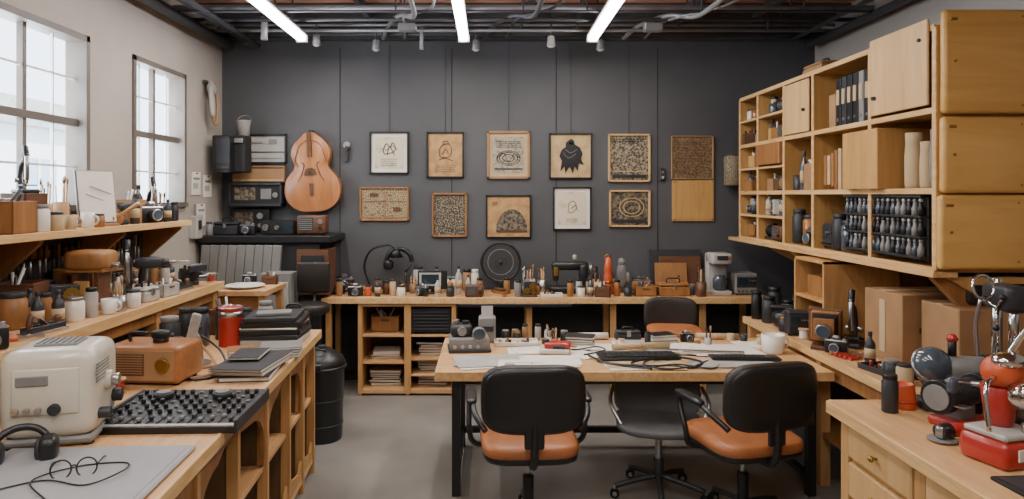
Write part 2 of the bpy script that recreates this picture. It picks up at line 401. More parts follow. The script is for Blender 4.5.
def cello():
    b = B('cello_body', (-1.695, YB-.035, 1.99), 0, ry=-3)
    half = [(0, -.37), (.10, -.365), (.19, -.325), (.25, -.25), (.268, -.16), (.25, -.07), (.21, -.01), (.175, .03), (.16, .065), (.165, .10), (.18, .14), (.188, .19), (.178, .24), (.15, .29), (.11, .33), (.075, .36), (.045, .385), (0, .39)]
    def cr(P, n=4):
        Q = []
        for i in range(len(P)-1):
            p = [Vector((*P[max(0, min(len(P)-1, i+k))], 0)) for k in (-1, 0, 1, 2)]
            for q in range(n):
                t = q/n
                v = .5*((2*p[1])+(p[2]-p[0])*t+(2*p[0]-5*p[1]+4*p[2]-p[3])*t*t+(3*p[1]-p[0]-3*p[2]+p[3])*t**3)
                Q.append((max(v.x, 0), v.y))
        Q.append(P[-1]); return Q
    h = cr(half); out = h+[(-x, z) for x, z in h[::-1][1:-1]]
    sc = lambda k: [(x*k, z*k) for x, z in out]
    b.prism(sc(1), .012, 'wd', (0, -.075, 0)).prism(sc(.97), .09, 'cello', (0, -.03, 0)).prism(sc(1), .012, 'wd', (0, .02, 0))
    V = []; n = len(out); L = [(.985, -.082), (.93, -.084), (.8, -.092), (.6, -.102), (.4, -.108), (.15, -.111)]
    for k, y in L:
        for x, z in out: V.append((x*k, y, z*k))
    F = []
    for j in range(len(L)-1):
        for i in range(n): F.append([j*n+i, j*n+(i+1) % n, (j+1)*n+(i+1) % n, (j+1)*n+i])
    F.append([(len(L)-1)*n+i for i in range(n)])
    b.raw(V, F, 'cello', True)
    for sg in (-1, 1):
        b.tubep([(sg*.085, -.108, .1), (sg*.06, -.11, .08), (sg*.075, -.11, .02), (sg*.1, -.107, -.05), (sg*.12, -.103, -.075), (sg*.10, -.103, -.095)], .005, 'wd', 5)
        b.tubep([(sg*.15, -.097, .1), (sg*.13, -.103, .18), (sg*.1, -.103, .26), (sg*.03, -.103, .31)], .003, 'wd', 5)
    b.prism([(-.06, -.02), (.06, -.02), (.045, .03), (.02, .045), (-.02, .045), (-.045, .03)], .012, 'wd', (0, -.125, 0))
    b.prism([(-.02, -.1), (.02, -.1), (.014, -.22), (-.014, -.22)], .014, 'wd', (0, -.118, 0))
    b.prism([(-.022, .15), (.022, .15), (.018, .38), (-.018, .38)], .025, 'wd', (0, -.115, 0))
    for i in range(4): b.tubep([(-.015+.01*i, -.132, -.1), (-.012+.008*i, -.134, .37)], .001, 'brs', k=5)
    b.cyl((0, .0, .38), .03, .03, 'black')
    b.done()
cello()
b = B('hanging_hook_tool', (-1.38, YB, 2.26)); b.cyl((0, 0, 0), .035, .03, 'sil', (90, 0, 0)).cyl((.01, -.03, -.03), .02, .05, 'dk', (90, 0, 0)).box((0.0, -.02, -.1), (.03, .02, .12), 'dk'); b.done()
b = B('socket_box', (1.66, YB, 1.98)); b.box((0, -.02, 0), (.05, .04, .12), 'dk', .006).cyl((0, -.04, .02), .012, .01, 'sil', (90, 0, 0)).cyl((0, -.04, -.03), .012, .01, 'lgy', (90, 0, 0)); b.done()
b = B('black_wall_organiser', (-2.43, 6.3, 1.98)); b.box((0, 0, .17), (.16, .28, .34), 'black', .01).box((.12, .08, .18), (.1, .2, .34), 'blackm', .01).box((.02, -.141, .2), (.12, .004, .22), 'dk', 0).box((.02, -.145, .05), (.12, .02, .03), 'dk').box((.12, -.03, .3), (.08, .02, .04), 'gy'); b.done()
b = B('white_bucket', (-2.3, 6.38, 2.33)); b.lathe([(.05, 0), (.065, .14), (.07, .145), (.06, .145), (.05, .01), (0, .01)], 'lgy').tor((0, 0, .14), .066, .003, 'sil', (60, 0, 0), 20, 6, 0, 180); b.done()
b = B('hanging_leather_straps', (-2.52, 6.18, 2.5)); b.box((-.04, 0, .3), (.02, .12, .03), 'dk').tubep([(0, -.03, .3), (.02, -.07, .15), (.02, -.03, .0), (.0, .02, .12), (0, .0, .3)], .018, 'lgy', 5).tubep([(0, .04, .3), (.02, .08, .1), (.02, .04, -.08), (.0, .0, .06), (0, .03, .3)], .014, 'brn', 5).sup((.0, 0, .24), (.03, .07, .05), 'lgy', .8, .8); b.done()
for y, z, hh in ((6.0, 1.78, .2), (6.24, 1.76, .2), (6.1, 1.50, .2)):
    b = B('pinned_notes', (XL, y, z)); b.box((.006, 0, hh/2), (.008, .18, hh), 'paper').box((.012, 0, hh*.72), (.004, .12, .02), 'gy').box((.012, -.02, hh*.4), (.004, .1, .05), 'lgy').cyl((.01, 0, hh-.01), .006, .012, 'red', (0, 90, 0)); b.done()
b = B('electrical_conduit_box', (XL, 5.93, 1.5)); b.box((.035, 0, .0), (.07, .12, .2), 'lgy', .008).cyl((.03, 0, .1), .01, .1, 'gy').box((.072, 0, .02), (.008, .06, .08), 'dk'); b.done()

# ------------------------------------------------------------------ small-object builders
def jar(x, y, z, r=.04, h=.1, c='wht', lid='dk', name='storage_jar'):
    b = B(name, (x, y, z), R.uniform(0, 90))
    b.lathe([(r*.9, 0), (r, r*.12), (r, h*.78), (r*.8, h*.86), (r*.8, h*.88)], c).cyl((0, 0, h*.86), r*.88, h*.14, lid); b.done()
def mug(x, y, z, r=.04, h=.09, c='wht', name='coffee_mug', rz=0):
    b = B(name, (x, y, z), rz)
    b.lathe([(r*.8, 0), (r*.9, h*.1), (r, h), (r*.9, h), (r*.8, h*.15), (0, h*.13)], c, seg=24).tor((r*1.05, 0, h*.52), h*.27, h*.06, c, (90, 0, 0), 16, 6, -100, 100); b.done()
def bottle(x, y, z, r=.03, h=.2, c='gls', cap='dk', name='glass_bottle'):
    b = B(name, (x, y, z)); b.lathe([(r*.9, 0), (r, .006), (r, h*.6), (r*.85, h*.68), (r*.38, h*.78), (r*.34, h*.9)], c).cyl((0, 0, h*.88), r*.42, h*.12, cap).lathe([(r*1.01, h*.2), (r*1.02, h*.2), (r*1.02, h*.5), (r*1.01, h*.5)], 'paper2'); b.done()
def pencup(x, y, z, r=.04, h=.1, c='wht', name='tool_cup'):
    b = B(name, (x, y, z), R.uniform(0, 360))
    b.lathe([(r*.9, 0), (r, .005), (r, h), (r*.88, h), (r*.85, .01), (0, .01)], c)
    for i in range(6):
        a = R.uniform(0, 6.28); q = r*.5; l = R.uniform(.7, 1.3)*h
        cm = R.choice(['wl', 'dk', 'black', 'sil', 'wd', 'brn'])
        b.tubep([(q*math.cos(a), q*math.sin(a), .012), (1.5*q*math.cos(a), 1.5*q*math.sin(a), h+l*.75)], .0045, cm, k=6)
        if i % 2: b.sup((1.5*q*math.cos(a), 1.5*q*math.sin(a), h+l*.8), (.008, .008, .02), cm, 1, 1, n=5)
    b.done()
def crate(x, y, z, w=.2, d=.15, h=.12, c='ply', rz=0, name='wooden_crate', fill=True):
    b = B(name, (x, y, z), rz); t = .01
    b.bx(-w/2, w/2, -d/2, d/2, 0, t, c).bx(-w/2, -w/2+t, -d/2, d/2, 0, h, c).bx(w/2-t, w/2, -d/2, d/2, 0, h, c).bx(-w/2, w/2, -d/2, -d/2+t, 0, h, c).bx(-w/2, w/2, d/2-t, d/2, 0, h, c)
    b.box((0, -d/2-.003, h*.75), (w*.3, .006, h*.14), 'wd')
    if fill:
        for i in range(5): b.tubep([(R.uniform(-w*.35, w*.35), R.uniform(-d*.3, d*.3), .012), (R.uniform(-w*.4, w*.4), R.uniform(-d*.3, d*.3), h*R.uniform(1.1, 1.5))], .008, R.choice(['sil', 'wd', 'black', 'dk', 'paper']), k=6)
    b.done()
def books(x, y, z, n=4, w=.2, d=.26, rz=0, cs=('black', 'paper', 'dk', 'brn'), t=.015, name='book_stack'):
    b = B(name, (x, y, z), rz); zz = 0
    for i in range(n):
        th = t*R.uniform(.7, 1.4); ww = w*R.uniform(.85, 1); dd = d*R.uniform(.85, 1); c = cs[i % len(cs)]; r = R.uniform(-7, 7)
        b.box((0, 0, zz+th*.08), (ww, dd, th*.16), c, .0006, (0, 0, r)).box((0.004, 0, zz+th/2), (ww*.96, dd*.96, th*.7), 'paper', 0, (0, 0, r)).box((0, 0, zz+th*.92), (ww, dd, th*.16), c, .0006, (0, 0, r))
        zz += th
    b.done(); return zz
def camera_item(x, y, z, rz=0, k=1, c='black', top='sil', name='vintage_camera'):
    b = B(name, (x, y, z), rz, k)
    b.box((0, 0, .045), (.14, .05, .09), c, .01, seg=2).box((0, 0, .083), (.138, .048, .02), top, .006).box((0, 0, .105), (.05, .04, .03), top, .01)
    b.cyl((0, -.02, .045), .033, .05, 'dk', (90, 0, 0)).cyl((0, -.065, .045), .027, .008, 'gls', (90, 0, 0)).tor((0, -.07, .045), .029, .004, 'sil', (90, 0, 0))
    b.cyl((.05, 0, .092), .012, .012, 'sil').cyl((-.05, 0, .092), .015, .01, 'black').done()
def plane_tool(x, y, z, rz=0, k=1):
    b = B('hand_plane', (x, y, z), rz, k)
    b.box((0, 0, .008), (.24, .06, .016), 'sil', .003).box((0, -.027, .025), (.2, .005, .03), 'dk').box((0, .027, .025), (.2, .005, .03), 'dk')
    b.lathe([(.012, 0), (.01, .02), (.018, .04), (.012, .055)], 'wd', (.08, 0, .016)).tubep([(-.07, 0, .016), (-.08, 0, .05), (-.065, 0, .09)], .012, 'wd', 4).box((0, 0, .045), (.09, .04, .006), 'sil', .001, (0, 40, 0)).done()
def drill(x, y, z, rz=0, k=1, c='orr', name='power_drill'):
    b = B(name, (x, y, z), rz, k)
    b.sup((0, 0, .19), (.09, .035, .038), c, .6, .8).cyl((.08, 0, .19), .026, .04, 'dk', (0, 90, 0), .02).cyl((.12, 0, .19), .014, .04, 'sil', (0, 90, 0), .01).cyl((.16, 0, .19), .004, .08, 'sil', (0, 90, 0))
    b.tubep([(-.03, 0, .18), (-.04, 0, .1), (-.045, 0, .04)], .022, 'black', 4).box((-.03, 0, .022), (.11, .07, .044), 'black', .01).box((-.03, 0, .05), (.09, .06, .014), c, .004)
    b.cyl((-.092, 0, .19), .025, .012, 'black', (0, 90, 0)).done()
def clampt(x, y, z, rz=0, k=1, c='red'):
    b = B('bar_clamp', (x, y, z), rz, k)
    b.box((0, 0, .15), (.018, .006, .3), 'sil', .001).box((.035, 0, .285), (.09, .02, .022), c, .004).box((.035, 0, .12), (.09, .02, .022), c, .004).cyl((.07, 0, .06), .006, .11, 'sil').cyl((.07, 0, .0), .014, .07, 'wd').cyl((.07, 0, .17), .013, .008, 'dk').done()
def spool(x, y, z, r=.04, h=.07, c='brn'):
    b = B('thread_spool', (x, y, z)); b.cyl((0, 0, 0), r, .008, 'plyl').cyl((0, 0, .008), r*.75, h-.016, c).cyl((0, 0, h-.008), r, .008, 'plyl')
    for i in range(5): b.tor((0, 0, .012+i*(h-.024)/5), r*.76, .003, c, seg=16, k=5)
    b.done()
def vise(x, y, z, rz=0, k=1, c='blu'):
    b = B('bench_vise', (x, y, z), rz, k)
    b.cyl((0, 0, 0), .07, .03, c).box((0, 0, .07), (.09, .1, .09), c, .015, seg=2).box((0, -.05, .12), (.14, .03, .05), c, .006).box((0, -.1, .12), (.14, .03, .05), c, .006).box((0, -.066, .13), (.13, .008, .03), 'sil').box((0, -.1, .08), (.05, .14, .04), c, .006).cyl((0, -.17, .08), .012, .06, 'sil', (90, 0, 0)).cyl((-.08, -.22, .08), .005, .16, 'sil', (0, 90, 0)).done()
def toolbox(x, y, z, w=.3, d=.16, h=.14, c='dk', rz=0, name='tool_box'):
    b = B(name, (x, y, z), rz); b.box((0, 0, h*.35), (w, d, h*.7), c, .008).box((0, 0, h*.84), (w*.98, d*.98, h*.26), c, .012).box((0, -d/2-.004, h*.68), (.03, .008, .04), 'sil').tubep([(-w*.2, 0, h*.95), (-w*.18, 0, h*1.25), (w*.18, 0, h*1.25), (w*.2, 0, h*.95)], .007, 'black', 4).done()
def meter(x, y, z, w=.22, d=.16, h=.16, c='gy', rz=0, name='bench_meter'):
    b = B(name, (x, y, z), rz); b.box((0, 0, h/2+.008), (w, d, h), c, .01).box((0, -d/2-.002, h*.62), (w*.88, .006, h*.5), 'dk').box((-w*.16, -d/2-.006, h*.66), (w*.42, .004, h*.34), 'scr')
    for i in range(3): b.cyl((w*(.14+.12*i), -d/2, h*.68), w*.045, .02, 'sil', (90, 0, 0), seg=12)
    for i in range(5): b.cyl((-w*.36+w*.18*i, -d/2, h*.2), w*.035, .018, 'black', (90, 0, 0), seg=10)
    for sx in (-1, 1):
        for sy in (-1, 1): b.cyl((sx*w*.4, sy*d*.38, 0), .01, .01, 'rub')
    b.done()
def motor(x, y, z, rz=0, k=1, c='dk'):
    b = B('small_electric_motor', (x, y, z), rz, k)
    b.box((0, 0, .01), (.16, .12, .02), 'blackm').cyl((-.08, 0, .07), .05, .13, c, (0, 90, 0)).cyl((.05, 0, .07), .04, .03, 'gy', (0, 90, 0), .02).cyl((.08, 0, .07), .008, .05, 'sil', (0, 90, 0)).box((-.02, 0, .125), (.05, .05, .03), c, .006)
    for i in range(6): b.tor((-.07+.018*i, 0, .07), .051, .003, 'black', (0, 90, 0), 18, 5)
    b.cyl((.12, 0, .07), .03, .012, 'brs', (0, 90, 0)).done()
def microscope(x, y, z, rz=0, k=1, c='dk'):
    b = B('bench_microscope', (x, y, z), rz, k)
    b.box((0, 0, .015), (.13, .18, .03), c, .01).tubep([(0, .07, .02), (0, .09, .12), (0, .06, .22), (0, 0, .26)], .018, c, 5).cyl((0, -.02, .1), .016, .2, 'sil').cyl((0, -.02, .28), .02, .08, 'black', (-20, 0, 0)).cyl((0, -.02, .07), .01, .04, 'brs').box((0, -.02, .06), (.1, .1, .01), 'black').cyl((.02, .07, .1), .018, .03, 'sil', (0, 90, 0)).cyl((-.05, .07, .1), .018, .03, 'sil', (0, 90, 0)).done()
def gearbox(x, y, z, rz=0, k=1, c='gy'):
    b = B('clockwork_mechanism', (x, y, z), rz, k)
    b.box((0, 0, .008), (.14, .09, .016), 'wd').box((0, -.03, .08), (.12, .005, .13), 'dk').box((0, .03, .08), (.12, .005, .13), c)
    for (gx, gz, gr) in ((-.03, .06, .03), (.025, .1, .035), (.03, .045, .02)):
        b.cyl((gx, -.036, gz), gr, .005, 'brs', (90, 0, 0))
        for i in range(12):
            a = D(30*i); b.box((gx+gr*math.cos(a), -.038, gz+gr*math.sin(a)), (.006, .005, .006), 'brs', 0, (0, -30*i, 0))
    b.cyl((.025, -.05, .1), .005, .08, 'sil', (-90, 0, 0)).done()
def radio_box(x, y, z, rz=0, k=1, c='wm'):
    b = B('tabletop_radio', (x, y, z), rz, k)
    b.box((0, 0, .075), (.22, .12, .14), c, .015, seg=2).box((-.04, -.061, .08), (.11, .004, .1), 'dk').cyl((.07, -.06, .1), .02, .015, 'sil', (90, 0, 0)).cyl((.07, -.06, .05), .014, .015, 'black', (90, 0, 0))
    for i in range(6): b.box((-.04, -.064, .04+.015*i), (.1, .003, .005), 'gy', 0)
    b.box((-.08, 0, .004), (.02, .1, .008), 'rub').box((.08, 0, .004), (.02, .1, .008), 'rub').done()
def roll(x, y, z, r=.03, l=.3, c='paper', rz=0):
    b = B('paper_roll', (x, y, z+r), rz); b.lathe([(r, -l/2), (r, l/2), (r*.7, l/2), (r*.7, -l/2+.001), (r*.99, -l/2)], c, (0, 0, 0), (0, 90, 0)); b.tor((0, 0, 0), r, .002, 'red', (0, 90, 0)); b.done()
def tray(x, y, z, w=.25, d=.18, c='lgy', rz=0):
    b = B('parts_tray', (x, y, z), rz); b.bx(-w/2, w/2, -d/2, d/2, 0, .008, c).bx(-w/2, w/2, -d/2, -d/2+.006, 0, .03, c).bx(-w/2, w/2, d/2-.006, d/2, 0, .03, c).bx(-w/2, -w/2+.006, -d/2, d/2, 0, .03, c).bx(w/2-.006, w/2, -d/2, d/2, 0, .03, c)
    for i in range(14):
        b.cyl((R.uniform(-w*.4, w*.4), R.uniform(-d*.36, d*.36), .008), R.uniform(.006, .014), R.uniform(.01, .04), R.choice(['sil', 'brs', 'black', 'red', 'wd', 'gy']), seg=10)
    b.done()
def desk_lamp(x, y, z, rz=0, k=1, c='black'):
    b = B('desk_lamp', (x, y, z), rz, k); b.cyl((0, 0, 0), .08, .02, c).tubep([(0, 0, .02), (-.06, 0, .2), (.0, 0, .34), (.14, 0, .38), (.2, 0, .34)], .009, c, 6).lathe([(.02, 0), (.03, -.02), (.065, -.07), (.06, -.07), (.02, -.02)], c, (.2, 0, .35)).sup((.2, 0, .3), (.025, .025, .03), 'wht', 1, 1, n=6).done()
def chisels(x, y, z, rz=0, n=4):
    b = B('chisel_set', (x, y, z), rz)
    for i in range(n):
        o = i*.035; b.cyl((0, o, .012), .011, .09, R.choice(['wm', 'orr', 'red']), (0, 90, 0), .009, 10).box((.14, o, .012), (.1, .012, .004), 'sil', .0005)
    b.done()
def timber(x, y, z, rz=0, n=4, l=.25):
    b = B('timber_offcuts', (x, y, z), rz)
    for i in range(n): b.box((R.uniform(-.02, .02), R.uniform(-.01, .01), .012+.024*i), (l*R.uniform(.6, 1), .06*R.uniform(.7, 1.1), .022), R.choice(['wx', 'wm', 'plyl', 'wd']), .001, (0, 0, R.uniform(-15, 15)))
    b.done()
def one(t, x, y, z, k, face=0):
    if t == 0: jar(x, y, z, .035*k, .09*k, R.choice(['wht', 'amb', 'gls', 'paper2', 'gy', 'dk']), R.choice(['dk', 'brs', 'gy']))
    elif t == 1: bottle(x, y, z, .025*k, .16*k, R.choice(['gls', 'amb', 'dk', 'lgy']))
    elif t == 2: pencup(x, y, z, .032*k, .08*k, R.choice(['lgy', 'wm', 'dk', 'sil']))
    elif t == 3: spool(x, y, z, .03*k, .06*k, R.choice(['brn', 'red', 'dk', 'paper']))
    elif t == 4: mug(x, y, z, .034*k, .075*k, R.choice(['wht', 'dk', 'blu', 'paper2']), rz=R.uniform(0, 360))
    elif t == 5: camera_item(x, y, z, face+R.uniform(-40, 40), .9*k)
    elif t == 6: crate(x, y, z, .13*k, .1*k, .09*k, R.choice(['ply', 'wm', 'wd', 'brn', 'lgy']), R.uniform(-20, 20))
    elif t == 7: jar(x, y, z, .028*k, .14*k, R.choice(['dk', 'brn', 'wm', 'lgy', 'gy']), 'black', 'spray_can')
    elif t == 8: meter(x, y, z, .14*k, .1*k, .11*k, R.choice(['gy', 'dk', 'black', 'lgy']), face+R.uniform(-25, 25))
    elif t == 9: motor(x, y, z, face+R.uniform(-40, 40), .8*k, R.choice(['dk', 'black', 'gy']))
    elif t == 10: microscope(x, y, z, face+R.uniform(-60, 60), .75*k, R.choice(['dk', 'black', 'lgy']))
    elif t == 11: gearbox(x, y, z, face+R.uniform(-30, 30), .9*k)
    elif t == 12: radio_box(x, y, z, face+R.uniform(-20, 20), .7*k, R.choice(['wm', 'wd', 'black']))
    elif t == 13: timber(x, y, z, R.uniform(0, 180), 3, .16*k)
    else: clampt(x, y, z, R.uniform(0, 180), .55*k, R.choice(['red', 'dk', 'dk']))
RAD = {0: .036, 1: .028, 2: .036, 3: .034, 4: .045, 5: .065, 6: .07, 7: .03, 8: .075, 9: .07, 10: .065, 11: .065, 12: .075, 13: .065, 14: .045}
def scatter(x0, x1, y0, y1, z, n, big=1.0, ts=range(15), sep=.0, face=0):
    got = 0; ts = list(ts)
    for i in range(n*25):
        if got >= n: break
        x, y = R.uniform(x0, x1), R.uniform(y0, y1); t = R.choice(ts); r = RAD[t]*big*1.02
        if i > n*12: t = R.choice([q for q in ts if RAD[q] < .05] or ts); r = RAD[t]*big
        if any(a-r < x < b_+r and c-r < y < d+r and abs(zz-z) < .05 for a, b_, c, d, zz in OCC): continue
        one(t, x, y, z, big, face); got += 1

# ------------------------------------------------------------------ left shelf + mid bench
b = B('long_window_shelf')
b.bx(XL+.001, -2.25, 1.2, 5.15, 1.56, 1.59, 'wl').bx(-2.262, -2.247, 1.2, 5.15, 1.552, 1.592, 'edge')
for y in (1.9, 2.7, 3.5, 4.3, 5.08):
    b.prism([(XL+.001, 1.56), (-2.3, 1.56), (-2.3, 1.53), (XL+.03, 1.3), (XL+.001, 1.3)], .03, 'wm', (0, y, 0))
b.done()
b = B('tool_workbench')
b.bx(XL+.01, -1.95, 1.0, 5.0, 1.10, 1.15, 'wl').bx(-1.96, -1.945, 1.0, 5.0, 1.095, 1.152, 'edge')
for y in (1.1, 2.1, 3.1, 4.1, 4.93):
    for x in (-2.02, -2.53): b.bx(x-.035, x+.035, y-.035, y+.035, 0, 1.1, 'wz')
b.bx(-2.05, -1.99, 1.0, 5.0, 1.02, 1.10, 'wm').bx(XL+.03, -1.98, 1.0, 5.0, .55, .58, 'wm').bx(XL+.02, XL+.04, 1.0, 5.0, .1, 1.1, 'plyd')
b.done()
for y, c in ((3.4, 'crm'), (3.75, 'brn'), (4.35, 'lgy'), (4.7, 'brn'), (2.9, 'lgy')): crate(-2.2, y, .58, .3, .28, .36, c, 3, 'storage_bin', False)
b = B('hanging_tool_strip', (XL+.012, 0, 1.44)); b.bx(.0, .02, 2.0, 5.0, -.02, .02, 'wm')
y = 2.1
while y < 4.95:
    l = R.uniform(.1, .2)
    b.tubep([(.03, y, .0), (.03, y, -l)], .006, R.choice(['sil', 'dk']), k=6).cyl((.03, y, -l*.05-.02), .013, .08, R.choice(['wd', 'red', 'wm', 'black', 'dk']), r2=.01, seg=10); y += R.uniform(.04, .08)
b.done()
zt = 1.59
crate(-2.40, 3.36, zt, .22, .2, .16, 'wm', 4); crate(-2.47, 3.62, zt, .14, .16, .2, 'wd', -5, fill=False)
drill(-2.40, 3.08, zt, 60, .9, 'dk'); jar(-2.32, 3.52, zt, .045, .14, 'wht', 'gy'); jar(-2.31, 3.64, zt, .035, .1, 'paper2', 'dk')
microscope(-2.47, 3.63, zt+.2, 60, .7)
b = B('sketch_board', (-2.36, 4.12, zt), 62, rx=0); b.box((0, .03, .17), (.24, .012, .34), 'gy', .002, (-8, 0, 0)).box((0, .02, .18), (.22, .004, .31), 'paper', 0, (-8, 0, 0)).box((0, .08, .13), (.02, .012, .27), 'wm', .002, (16, 0, 0)).box((0, .035, .008), (.26, .09, .016), 'wm')
for i in range(3): b.box((-.02+.02*i, .016, .12+.05*i), (.14, .003, .004), 'gy', 0, (-8, 20, 0))
b.done()
mug(-2.31, 3.92, zt, .036, .09, 'wht'); jar(-2.30, 4.02, zt, .03, .08, 'wm', 'dk'); mug(-2.32, 3.78, zt, .035, .08, 'paper2')
jar(-2.44, 4.36, zt, .045, .2, 'paper2', 'brs'); bottle(-2.34, 4.50, zt, .03, .2, 'dk'); crate(-2.42, 4.6, zt, .15, .14, .16, 'brn', 6); gearbox(-2.48, 4.27, zt, 60, 1.3)
camera_item(-2.33, 4.68, zt, 60, 1.2); bottle(-2.47, 4.80, zt, .03, .26, 'dk'); pencup(-2.36, 4.88, zt, .04, .12, 'dk'); jar(-2.34, 5.05, zt, .035, .12, 'gls'); microscope(-2.46, 4.98, zt, 50, .9, 'black')
pencup(-2.48, 3.8, zt, .04, .14, 'wm'); pencup(-2.48, 3.94, zt, .045, .15, 'brn'); drill(-2.34, 4.38, zt, 80, .6, 'dk')
b = B('wooden_mallet', (-2.34, 4.25, zt), 80); b.cyl((-.05, 0, .04), .035, .1, 'wm', (0, 90, 0)).cyl((0, 0, .04), .012, .2, 'wl', (60, 0, 0)); b.done()
scatter(-2.54, -2.28, 2.9, 5.1, zt, 14, 1.0, face=60)
zt = 1.15
b = B('wooden_carving_stand', (-2.22, 3.80, zt), 0)
b.box((0, 0, .02), (.2, .2, .04), 'wm', .006).box((-.06, 0, .12), (.03, .12, .18), 'wd').box((.06, 0, .12), (.03, .12, .18), 'wd').sup((0, 0, .27), (.12, .10, .055), 'wm', .4, .5).box((0, 0, .215), (.22, .16, .02), 'wm').cyl((.1, 0, .24), .015, .06, 'sil', (0, 90, 0)).box((0, -.09, .1), (.08, .02, .12), 'ply'); b.done()
jar(-2.08, 3.42, zt, .045, .12, 'wht', 'sil'); jar(-2.25, 3.22, zt, .06, .17, 'wm', 'dk'); crate(-2.42, 3.52, zt, .2, .2, .18, 'wd', 10)
toolbox(-2.04, 4.04, zt, .14, .1, .09, 'lgy', 80); mug(-2.02, 3.62, zt, .04, .08, 'wht'); crate(-2.04, 4.26, zt, .16, .12, .08, 'lgy', 80, 'parts_box'); plane_tool(-2.04, 4.5, zt, 85)
crate(-2.43, 4.05, zt, .22, .18, .2, 'wm', 5); drill(-2.22, 4.44, zt, 30, 1, 'dk'); vise(-2.12, 4.80, zt, 60, 1, 'dk'); plane_tool(-2.04, 3.12, zt, 80, 1.0)
jar(-2.4, 4.7, zt, .04, .14, 'gy'); chisels(-2.10, 2.88, zt, 40, 4)
microscope(-2.20, 4.14, zt, 20, 1.0); gearbox(-2.22, 3.56, zt, 40, 1.1, 'dk'); radio_box(-2.44, 4.48, zt, 70, 1.1)
scatter(-2.52, -2.0, 2.9, 4.95, zt, 34, 1.1, face=50)
scatter(-2.5, -2.0, 2.1, 2.8, zt, 10, 1.2, face=60)

b = B('side_table'); b.bx(-2.1, -1.68, 5.12, 5.62, 1.02, 1.06, 'wl')
for x in (-2.06, -1.72):
    for y in (5.16, 5.58): b.bx(x-.025, x+.025, y-.025, y+.025, 0, 1.02, 'wz')
b.bx(-2.06, -1.72, 5.15, 5.17, .9, 1.02, 'wm').bx(-2.08, -1.7, 5.14, 5.6, .4, .43, 'wm').done()
b = B('serving_plate', (-1.9, 5.30, 1.06)); b.lathe([(.08, 0), (.15, .02), (.145, .026), (.08, .008), (0, .008)], 'wht', seg=32); b.done()
camera_item(-1.95, 5.54, 1.06, 0, .8); crate(-1.78, 5.53, 1.06, .12, .1, .07, 'wd', 10)
b = B('grey_storage_crate', (-1.80, 5.83, 0)); b.bx(-.13, .13, -.11, .11, 0, 1.12, 'gy').bx(-.11, .11, -.12, -.108, .1, 1.05, 'lgy').bx(-.05, .05, -.125, -.119, .95, .99, 'dk').done()

b = B('slatted_storage_cabinet', (0, 0, 0))
b.bx(-2.56, -1.5, 6.02, 6.58, 0, 1.36, 'blackm').bx(-2.58, -1.40, 5.98, 6.59, 1.36, 1.42, 'black', .006)
for i in range(9):
    x = -2.5+i*.078; b.box((x, 5.995, 1.17), (.074, .05, .34), 'gy', .004, (0, 5, 0))
b.bx(-1.70, -1.42, 6.0, 6.3, .9, 1.3, 'wd').bx(-1.66, -1.46, 5.99, 6.01, .95, 1.25, 'blackm').done()
toolbox(-2.4, 6.25, 1.42, .22, .16, .12, 'dk')
radio_box(-1.62, 6.25, 1.42, 0, 1.2, 'wd'); camera_item(-2.2, 6.2, 1.42, 0, 1); jar(-2.5, 6.08, 1.42, .03, .12, 'gy')
b = B('amplifier', (-1.93, 6.3, 1.42)); b.box((0, 0, .065), (.30, .24, .12), 'black', .006).cyl((-.1, -.12, .065), .03, .02, 'sil', (90, 0, 0)).cyl((.0, -.12, .065), .02, .02, 'sil', (90, 0, 0)).box((.1, -.122, .07), (.08, .006, .05), 'scr').done()
b = B('black_office_stool', (-1.50, 5.66, 0)); b.cyl((0, 0, .05), .02, .75, 'dk').sup((0, 0, .84), (.17, .15, .05), 'blk', .5, 1).box((0, .15, 1.08), (.28, .04, .26), 'blk', .02, seg=3).tubep([(0, .1, .84), (0, .18, .9), (0, .18, 1.1)], .015, 'dk', 4)
for i in range(5):
    a = D(72*i); b.tubep([(0, 0, .1), (.2*math.cos(a), .2*math.sin(a), .05)], .016, 'dk').sup((.2*math.cos(a), .2*math.sin(a), .028), (.03, .03, .028), 'rub', 1, 1, n=6)
b.done()

# ------------------------------------------------------------------ left foreground bench
b = B('long_workbench', (-.96, 1.98, 0), 3.24)
y0, y1 = -.9, 2.47; xb = -.88
b.bx(xb, 0, y0, y1, .86, .90, 'wl').bx(-.012, .004, y0, y1, .852, .902, 'edge').bx(xb, 0, y1-.004, y1+.012, .852, .902, 'edge')
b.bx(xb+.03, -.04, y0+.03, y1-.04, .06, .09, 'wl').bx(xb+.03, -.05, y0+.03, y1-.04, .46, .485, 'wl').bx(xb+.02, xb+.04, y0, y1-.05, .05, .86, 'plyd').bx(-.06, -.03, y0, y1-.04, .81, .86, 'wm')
ys = [y0+.05, -.25, .40, .85, 1.3, 1.75, 2.1, y1-.06]
for i, y in enumerate(ys):
    b.bx(-.08, -.03, y-.016, y+.016, 0, .86, 'wz').bx(xb+.03, -.08, y-.009, y+.009, .08, .86, 'plyd').bx(xb+.03, xb+.09, y-.03, y+.03, 0, .86, 'wz')
